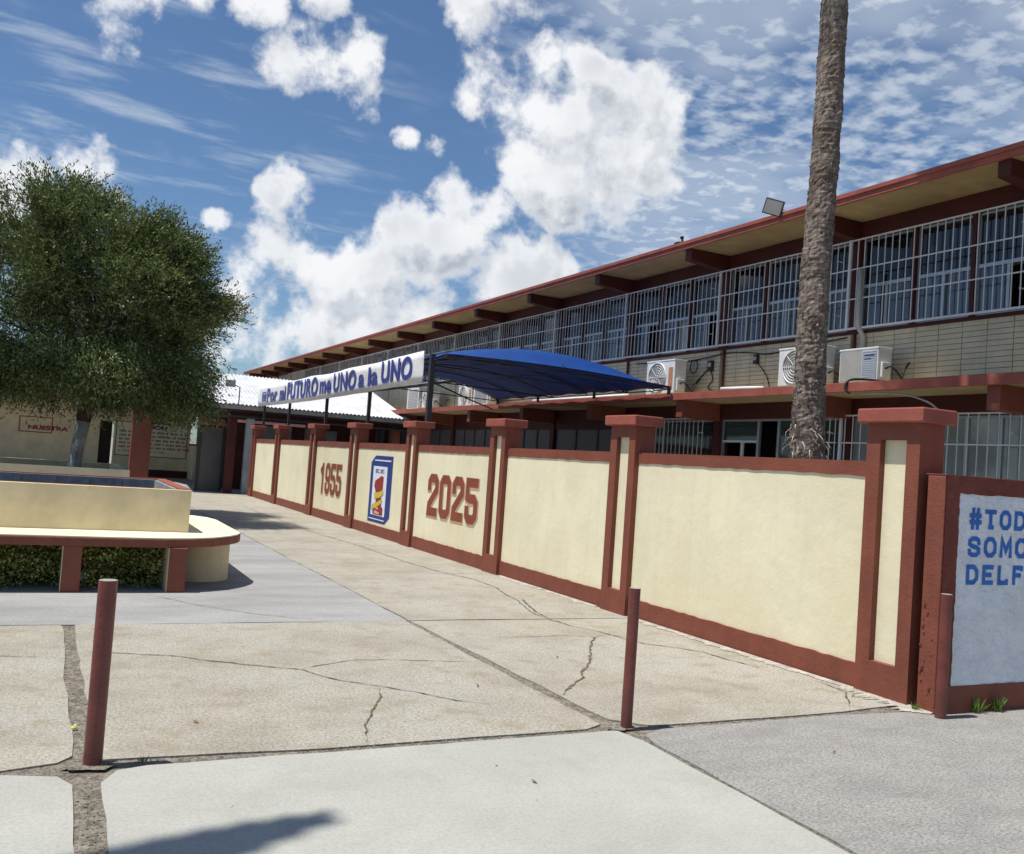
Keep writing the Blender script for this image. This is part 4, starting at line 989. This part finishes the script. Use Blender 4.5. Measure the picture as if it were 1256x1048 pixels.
b = MB(); b.prism([(1.45, 11.25)] + [(1.72 + .37 * math.sin(a_), 11.62 - .40 * math.cos(a_)) for a_ in [i * math.pi / 28 for i in range(-4, 15)]] + [(2.09, 13.0), (1.95, 13.45), (1.5, 13.75), (1.3, 13.75), (1.3, 11.25)], 0, .4675); b.build('curved_base', M['cream2'], pt)
b = MB(); b.box(-7, 1.31, 11.9, 12.0, 0, .467); b.build('rear_support', M['cream2'], pt)
for xx, w in ((.26, .175), (1.27, .18), (-.75, .175), (-1.75, .175)):
    b = MB(); b.box(xx, xx + w, 10.42, 11.1, 0, .4675); pr = b.build('pier', M['red'], pt, bevel=.006)
    b = MB(); b.box(xx - .006, xx - .0005, 10.425, 11.1, 0, .465); b.build('pale_side', M['cream2'], pr)
# upper box: four walls round the soil
b = MB(); X0, X1, Y0_, Y1_ = -7, 1.53, 11.08, 13.72; tk = .11
b.box(X0, X1, Y0_, Y0_ + tk, .5725, 1.045); b.box(X1 - tk, X1, Y0_ + tk, Y1_ - tk, .5725, 1.045); b.box(X0, X1, Y1_ - tk, Y1_, .5725, 1.045)
b.build('upper_wall', M['cream2'], pt)
b = MB(); b.box(X0, X1 + .006, Y0_ + tk - .02 + .02, Y0_ + tk + .002, 1.0455, 1.052)
b.box(X1 - tk - .004, X1 + .006, Y0_ + tk + .003, Y1_ - tk, 1.0455, 1.056); b.box(X0, X1 + .006, Y1_ - tk + .001, Y1_ + .005, 1.0455, 1.056); b.build('rim', M['redtop'], pt)
b = MB(); b.box(X0, X1 - tk - .05, Y0_ + tk + .05, Y1_ - tk - .05, .573, .72); b.build('soil', M['soil'], pt)
xx = X1 - tk - .045
bp2 = None
while xx > -4.5:
    w = .40
    for zrow in (.722, .885):
        t = MB(); t.box(xx - w + .008, xx, Y1_ - tk - .045, Y1_ - tk - .001, zrow, zrow + .155); t.build('block', M['block'], pt)
    xx -= w
t = MB(); t.box(X1 - tk - .04, X1 - tk - .001, Y0_ + tk + .05, Y1_ - tk - .05, .722, 1.04); t.build('block', M['whitewash'], pt)

# hedge under the bench
def leaves(name, P, D, size, mt, parent=None, aspect=.4, org=(0, 0, 0)):
    """P: (n,3) positions, D: (n,3) leaf directions"""
    n = len(P); D = D / np.linalg.norm(D, axis=1, keepdims=True); rnd = rng.normal(size=(n, 3)); Sd = np.cross(D, rnd); Sd /= np.linalg.norm(Sd, axis=1, keepdims=True)
    L = size * rng.uniform(.6, 1.3, (n, 1)); Wd = L * aspect
    P = P - np.array(org)
    V = np.stack([P, P + D * L * .5 + Sd * Wd * .5, P + D * L, P + D * L * .5 - Sd * Wd * .5], 1).reshape(-1, 3)
    me = bpy.data.meshes.new(name); me.vertices.add(4 * n); me.vertices.foreach_set('co', V.ravel()); me.loops.add(4 * n); me.loops.foreach_set('vertex_index', np.arange(4 * n, dtype=np.int32))
    me.polygons.add(n); me.polygons.foreach_set('loop_start', np.arange(0, 4 * n, 4, dtype=np.int32)); me.polygons.foreach_set('loop_total', np.full(n, 4, dtype=np.int32)); me.update(calc_edges=True)
    me.materials.append(mt); ob = bpy.data.objects.new(name, me); COL.objects.link(ob); ob.parent = parent
    if parent is None: ob.location = org
    else: ob['kind'] = 'stuff'
    return ob
hd = thing('hedge', 'low leafy green hedge growing beneath the bench ledge', 'hedge', (-1, 11.4, 0))
n = 15000; P = np.column_stack([rng.uniform(-3.5, 1.24, n), 10.62 + rng.beta(1.1, 2.2, n) * .85, rng.uniform(.02, .45, n)]); P[:, 1] += .06 * np.sin(P[:, 0] * 9) + .05 * np.sin(P[:, 2] * 20 + P[:, 0] * 5)
D = rng.normal(size=(n, 3)) * .7 + np.array([0, -.6, .4]); leaves('foliage', P, D, .038, M['hedge'], hd, .55, org=(-1, 11.4, 0))
b = MB()
for i in range(40):
    xx = -3.3 + i * .115; b.tube([(xx, 11.25, 0), (xx + random.uniform(-.05, .05), 11.2, .2), (xx + random.uniform(-.1, .1), 11.15, .4)], [.008, .006, .003], 4)
tag(b.build('stems', M['bark'], hd), kind='stuff')
t = MB(); vs = [(.42 + .07 * math.cos(a) * random.uniform(.6, 1.2), 10.75 + .03 * math.sin(a * 2), .12 + .05 * math.sin(a) * random.uniform(.5, 1.2)) for a in [i * .63 for i in range(10)]]
t.add(vs + [(.42, 10.70, .13), (.43, 10.80, .11)], [(i, (i + 1) % 10, 10) for i in range(10)] + [((i + 1) % 10, i, 11) for i in range(10)])
tag(t.build('plastic_litter', M['litter'], None, org=(.42, 10.75, .1)), 'crumpled pale blue plastic wrapper caught in the hedge behind the bollard', 'litter')
t = MB(); t.tube([(.27, 5.62, .003), (.27, 5.62, .012)], .016, 10); t.tube([(.27, 5.62, .012), (.28, 5.63, .020)], [.010, .004], 8)
tag(t.build('bottle_cap', M['lemon'], None, org=(.27, 5.62, .003)), 'small yellow bottle cap lying in the wide joint left of the bollard', 'bottle cap')

# second planter round the tree
p2 = thing('tree_planter', 'low cream planter wall round the foot of the tree', 'planter', (.2, 21, 0))
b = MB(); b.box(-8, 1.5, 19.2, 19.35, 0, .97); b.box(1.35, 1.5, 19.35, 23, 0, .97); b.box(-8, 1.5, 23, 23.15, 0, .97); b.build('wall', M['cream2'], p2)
b = MB(); b.box(-8, 1.345, 19.355, 22.995, 0, .85); b.build('soil', M['soil'], p2)

# ================================================================== TREE
TX, TY = .56, 21.0
tr = thing('shade_tree', 'broad dense olive green tree with whitewashed trunk behind the planter', 'tree', (TX, TY, .52))
b = MB(); b.tube([(TX - .02, TY, .45), (TX + .02, TY, .9), (TX + .06, TY, 1.35), (TX + .12, TY, 1.85)], [.15, .135, .13, .14], 14); b.build('whitewashed_trunk', M['whitewash'], tr, smooth=True)
b = MB(); b.tube([(TX + .12, TY, 1.85), (TX + .16, TY, 2.2), (TX + .10, TY, 2.7)], [.141, .16, .14], 14)
CC = np.array([.55, 21.0, 4.17])
clumps = []
lobes = [(-2.1, .1, .9), (-1.7, 1.15, .85), (-.75, 1.75, .8), (-.1, 2.15, .55), (.75, 1.6, .8), (1.5, 1.0, .8), (1.85, .25, .8), (1.95, -.65, .75), (1.75, -1.45, .6), (1.1, -1.3, .75), (.2, -1.35, .8), (-.8, -1.4, .8), (-1.8, -1.35, .8), (-2.3, -.7, .8), (0, .5, 1.2), (-.9, .2, 1.1), (1.0, .1, 1.1)]
for li, (lx, lz, lr) in enumerate(lobes):
    yr = 0 if abs(lx) > 1.9 or lz > 2 else 1.35
    for sy in ((-1, 1) if yr else (0,)):
        lc = CC + np.array([lx * (.95 if sy > 0 else 1), sy * yr * rng.uniform(.75, 1.1), lz * .92 + rng.uniform(-.15, .15)])
        for _ in range(6):
            v = rng.normal(size=3); v /= np.linalg.norm(v); clumps.append(lc + v * lr * rng.uniform(.3, .85) * np.array([1, 1, .8]))
clumps = np.array(clumps)
for i in range(0, len(clumps), 6):
    e = clumps[i]; s = np.array([TX + .12, TY, 2.5]); mid = (s + e) / 2 + np.array([0, 0, .35]) + rng.normal(size=3) * .15
    b.tube([tuple(s), tuple((s + mid) / 2 + np.array([0, 0, .1])), tuple(mid), tuple(e)], [.06, .045, .028, .010], 6)
b.build('limbs', M['bark'], tr, smooth=True)
NS = 25000; cr_ = rng.uniform(.24, .56, len(clumps)); ci = rng.choice(len(clumps), NS, p=cr_ ** 2 / (cr_ ** 2).sum())
off = rng.normal(size=(NS, 3)); off /= np.linalg.norm(off, axis=1, keepdims=True); off *= (rng.uniform(0, 1, (NS, 1)) ** .45) * cr_[ci][:, None] * np.array([1.15, 1.15, .85])
O = clumps[ci] + off
out = O - CC; out /= np.linalg.norm(out, axis=1, keepdims=True)
Dd = out * .9 + off * .6 + rng.normal(size=(NS, 3)) * .35 + np.array([0, 0, .25]); 
low = O[:, 2] < 3.6; Dd[low, 2] -= .95
Dd /= np.linalg.norm(Dd, axis=1, keepdims=True)
fill = rng.random(NS) < .10; nf = int(fill.sum()); O[fill] = CC + np.clip(rng.normal(size=(nf, 3)), -1.7, 1.7) * np.array([1.05, 1.05, .75])
NL = 15; LP = []; LD = []
slen = rng.uniform(.22, .55, (NS, 1)); slen[(O[:, 2] > 5.6)[:, None].ravel()] *= 1.25
for j in range(NL):
    f = j / (NL - 1); pos = O + Dd * slen * f + np.array([0, 0, -1]) * (slen * f) ** 2 * .45
    LP.append(pos + rng.normal(size=(NS, 3)) * .018); LD.append(Dd + rng.normal(size=(NS, 3)) * .55)
leaves('crown', np.concatenate(LP), np.concatenate(LD), .078, M['leaf'], tr, .30, org=(TX, TY, .52))
# bare twigs reaching out of the crown
b = MB()
for i in rng.integers(0, NS, 420):
    if out[i][2] > -.2:
        p0 = O[i]; p1 = p0 + Dd[i] * .3 + np.array([0, 0, -.01]); p2_ = p0 + Dd[i] * .55 + np.array([0, 0, -.04]); b.tube([tuple(p0), tuple(p1), tuple(p2_)], [.007, .005, .002], 3, cap=False)
tag(b.build('twigs', M['bark'], tr), kind='stuff')

# ================================================================== PALM
def palm(x, y, h, r0, r1, label, ncrown=30, ragged=True, fl=1.9):
    o = thing('palm_tree', label, 'palm tree', (x, y, 0)); nz = int(h / .035); seg = 28; vs = []; ph = rng.uniform(0, 6, 6)
    for i in range(nz + 1):
        z = h * i / nz; f = z / h; r = r0 + (r1 - r0) * min(1, f * 1.25) + (.05 * math.exp(-z * 1.2)) + .018 * math.exp(-((z - 2.15) / .25) ** 2) * ragged
        rg = .0018 * math.sin(z * 2 * math.pi / .075 + 2 * math.sin(z * 3)) + .004 * math.sin(z * 2 * math.pi / .61 + 1)
        for k in range(seg):
            a = 2 * math.pi * k / seg; rr = r + rg + rng.normal() * .0045 + .006 * math.sin(3 * a + z * 2 + ph[0]) + .004 * math.sin(5 * a - z * 7)
            vs.append((x + rr * math.cos(a) + .03 * math.sin(z * .9 + ph[1]), y + rr * math.sin(a), z))
    b = MB(); b.add(vs, [(i * seg + k, i * seg + (k + 1) % seg, (i + 1) * seg + (k + 1) % seg, (i + 1) * seg + k) for i in range(nz) for k in range(seg)]); b.build('trunk', M['palmbark'], o)
    if ragged:
        b = MB(); w = MB()
        for i in range(820):
            z = rng.uniform(1.6, 3.7) ** 1 if i < 520 else rng.uniform(3.4, 8.5); a = rng.uniform(0, 2 * math.pi); f = z / h
            rr = r0 + (r1 - r0) * min(1, f * 1.25) + .018 * math.exp(-((z - 2.15) / .25) ** 2) - .006; L = rng.uniform(.012, .036) * (1.3 if z < 3 else .6); wd = rng.uniform(.008, .022)
            d = Vector((math.cos(a), math.sin(a), 0)); t_ = Vector((-math.sin(a), math.cos(a), 0)); c0 = Vector((x, y, z)) + d * rr + Vector((.03 * math.sin(z * .9 + ph[1]), 0, 0))
            tip = c0 + d * L * .55 + Vector((0, 0, (L if rng.random() < .6 else -L) * 1.0)) + t_ * rng.normal() * .01
            (b if rng.random() < .93 else w).add([c0 - t_ * wd, c0 + t_ * wd, tip + t_ * wd * .4, tip - t_ * wd * .4, c0 + d * .02 + Vector((0, 0, .012))], [(0, 1, 2, 3), (0, 4, 3), (1, 2, 4)])
        for i in range(26):           # torn pale fibres near the wall top
            a = rng.uniform(math.pi * .8, math.pi * 1.9); z = rng.uniform(1.95, 2.35); rr = r0 + .05; d = Vector((math.cos(a), math.sin(a), 0)); t_ = Vector((-math.sin(a), math.cos(a), 0)); c0 = Vector((x, y, z)) + d * rr
            L = rng.uniform(.06, .17); q = c0 + d * rng.uniform(.02, .07) + t_ * rng.normal() * .03 - Vector((0, 0, L * .4)); tip = q + t_ * rng.normal() * .03 - Vector((0, 0, L * .6)); wd = .006
            w.add([c0 - t_ * wd, c0 + t_ * wd, q + t_ * wd, q - t_ * wd, tip], [(0, 1, 2, 3), (3, 2, 4)])
        tag(b.build('leaf_stubs', M['palmbark'], o), kind='stuff'); tag(w.build('dry_fibres', M['fibre'], o), kind='stuff')
    for i in range(ncrown):
        a = i * 2.4; el = rng.uniform(-.7, 1.2); b = MB(); d = Vector((math.cos(a) * math.cos(el), math.sin(a) * math.cos(el), math.sin(el))); base = Vector((x, y, h)); L = fl * rng.uniform(.4, .6)
        p1 = base + d * L * .5; p2_ = base + d * L + Vector((0, 0, -.12)); b.tube([base, p1, p2_], [.02, .015, .012], 4)
        sd_ = d.cross(Vector((0, 0, 1))).normalized()
        for j in range(24):           # fan leaf
            q = (j / 23 - .5) * 3.6; dd = (d * math.cos(q) + sd_ * math.sin(q)).normalized(); l2 = fl * .5 * rng.uniform(.8, 1.1); m1 = p2_ + dd * l2 * .6 + Vector((0, 0, -.05)); m2 = p2_ + dd * l2 + Vector((0, 0, -.32 * rng.uniform(.5, 1.3)))
            n_ = Vector((0, 0, 1)).cross(dd).normalized() * .022; b.add([p2_, m1 - n_, m2, m1 + n_], [(0, 1, 2, 3)])
        b.build('frond', M['frond'], o)
    return o
palm(8.3, 8.62, 11.5, .195, .150, 'tall fan palm with ragged brown trunk between the wall and the school')

# palm out of view to the left, throwing a frond shadow on the near slab
lp = palm(-5.35, 3.7, 10.6, .2, .16, 'fan palm standing left of the view beside the near slab', 26, False, 1.7)
b = MB(); crn = Vector((-5.35, 3.7, 10.6)); arc = [crn + Vector((3.2 * t_, .10 + .55 * t_ - .42 * math.sin(math.pi * t_) * (1 - t_) + .12 * math.sin(math.pi * t_) * t_, .55 * math.sin(math.pi * t_ * .9))) for t_ in [.84 * i / 14 for i in range(15)]]  # extra unseen frond, added and shaped to cast the long streak of shadow
b.tube(arc, [.035] * 8 + [.025] * 4 + [.012] * 3, 5)
for i in range(3, 15):
    for sgn in (-1, 1):
        for q_ in range(9):
            L_ = .42 * math.sin(math.pi * i / 15) + .06; p_ = arc[i] - (arc[i] - arc[i - 1]) * q_ / 9; b.add([p_, p_ + Vector((.06, sgn * .02, 0)), p_ + Vector((.10, sgn * L_ * .6, -.12)), p_ + Vector((.03, sgn * L_ * .35, -.05))], [(0, 1, 2, 3)])
b.build('shadow_frond', M['frond'], lp)

# ================================================================== WEEDS AND LITTER
def weed(x, y, h, n, label):
    P = np.column_stack([x + rng.normal(size=n) * h * .25, y + rng.normal(size=n) * h * .12, np.zeros(n)]); D = np.column_stack([rng.normal(size=n) * .5, rng.normal(size=n) * .4 - .1, np.ones(n)])
    ob = leaves('weed', P, D, h, M['grass'], None, .10, org=(x, y, 0)); tag(ob, label, 'weed', 'weeds growing from the pavement joints')
weed(6.34, 4.70, .11, 26, 'left tuft of grass at the foot of the slogan wall')
weed(6.56, 4.69, .12, 34, 'right tuft of grass at the foot of the slogan wall')
weed(5.88, 4.86, .06, 40, 'small green weed at the corner pillar foot beside the bollard')
weed(.56, 4.96, .035, 40, 'tiny green sprout in the joint beside the left bollard shadow')
weed(5.72, 5.3, .03, 14, 'tiny weed on the ground near the corner pillar')

# render settings that matter little but keep noise low
S.render.engine = 'CYCLES'
S.cycles.max_bounces = 6; S.cycles.diffuse_bounces = 3; S.cycles.transparent_max_bounces = 10
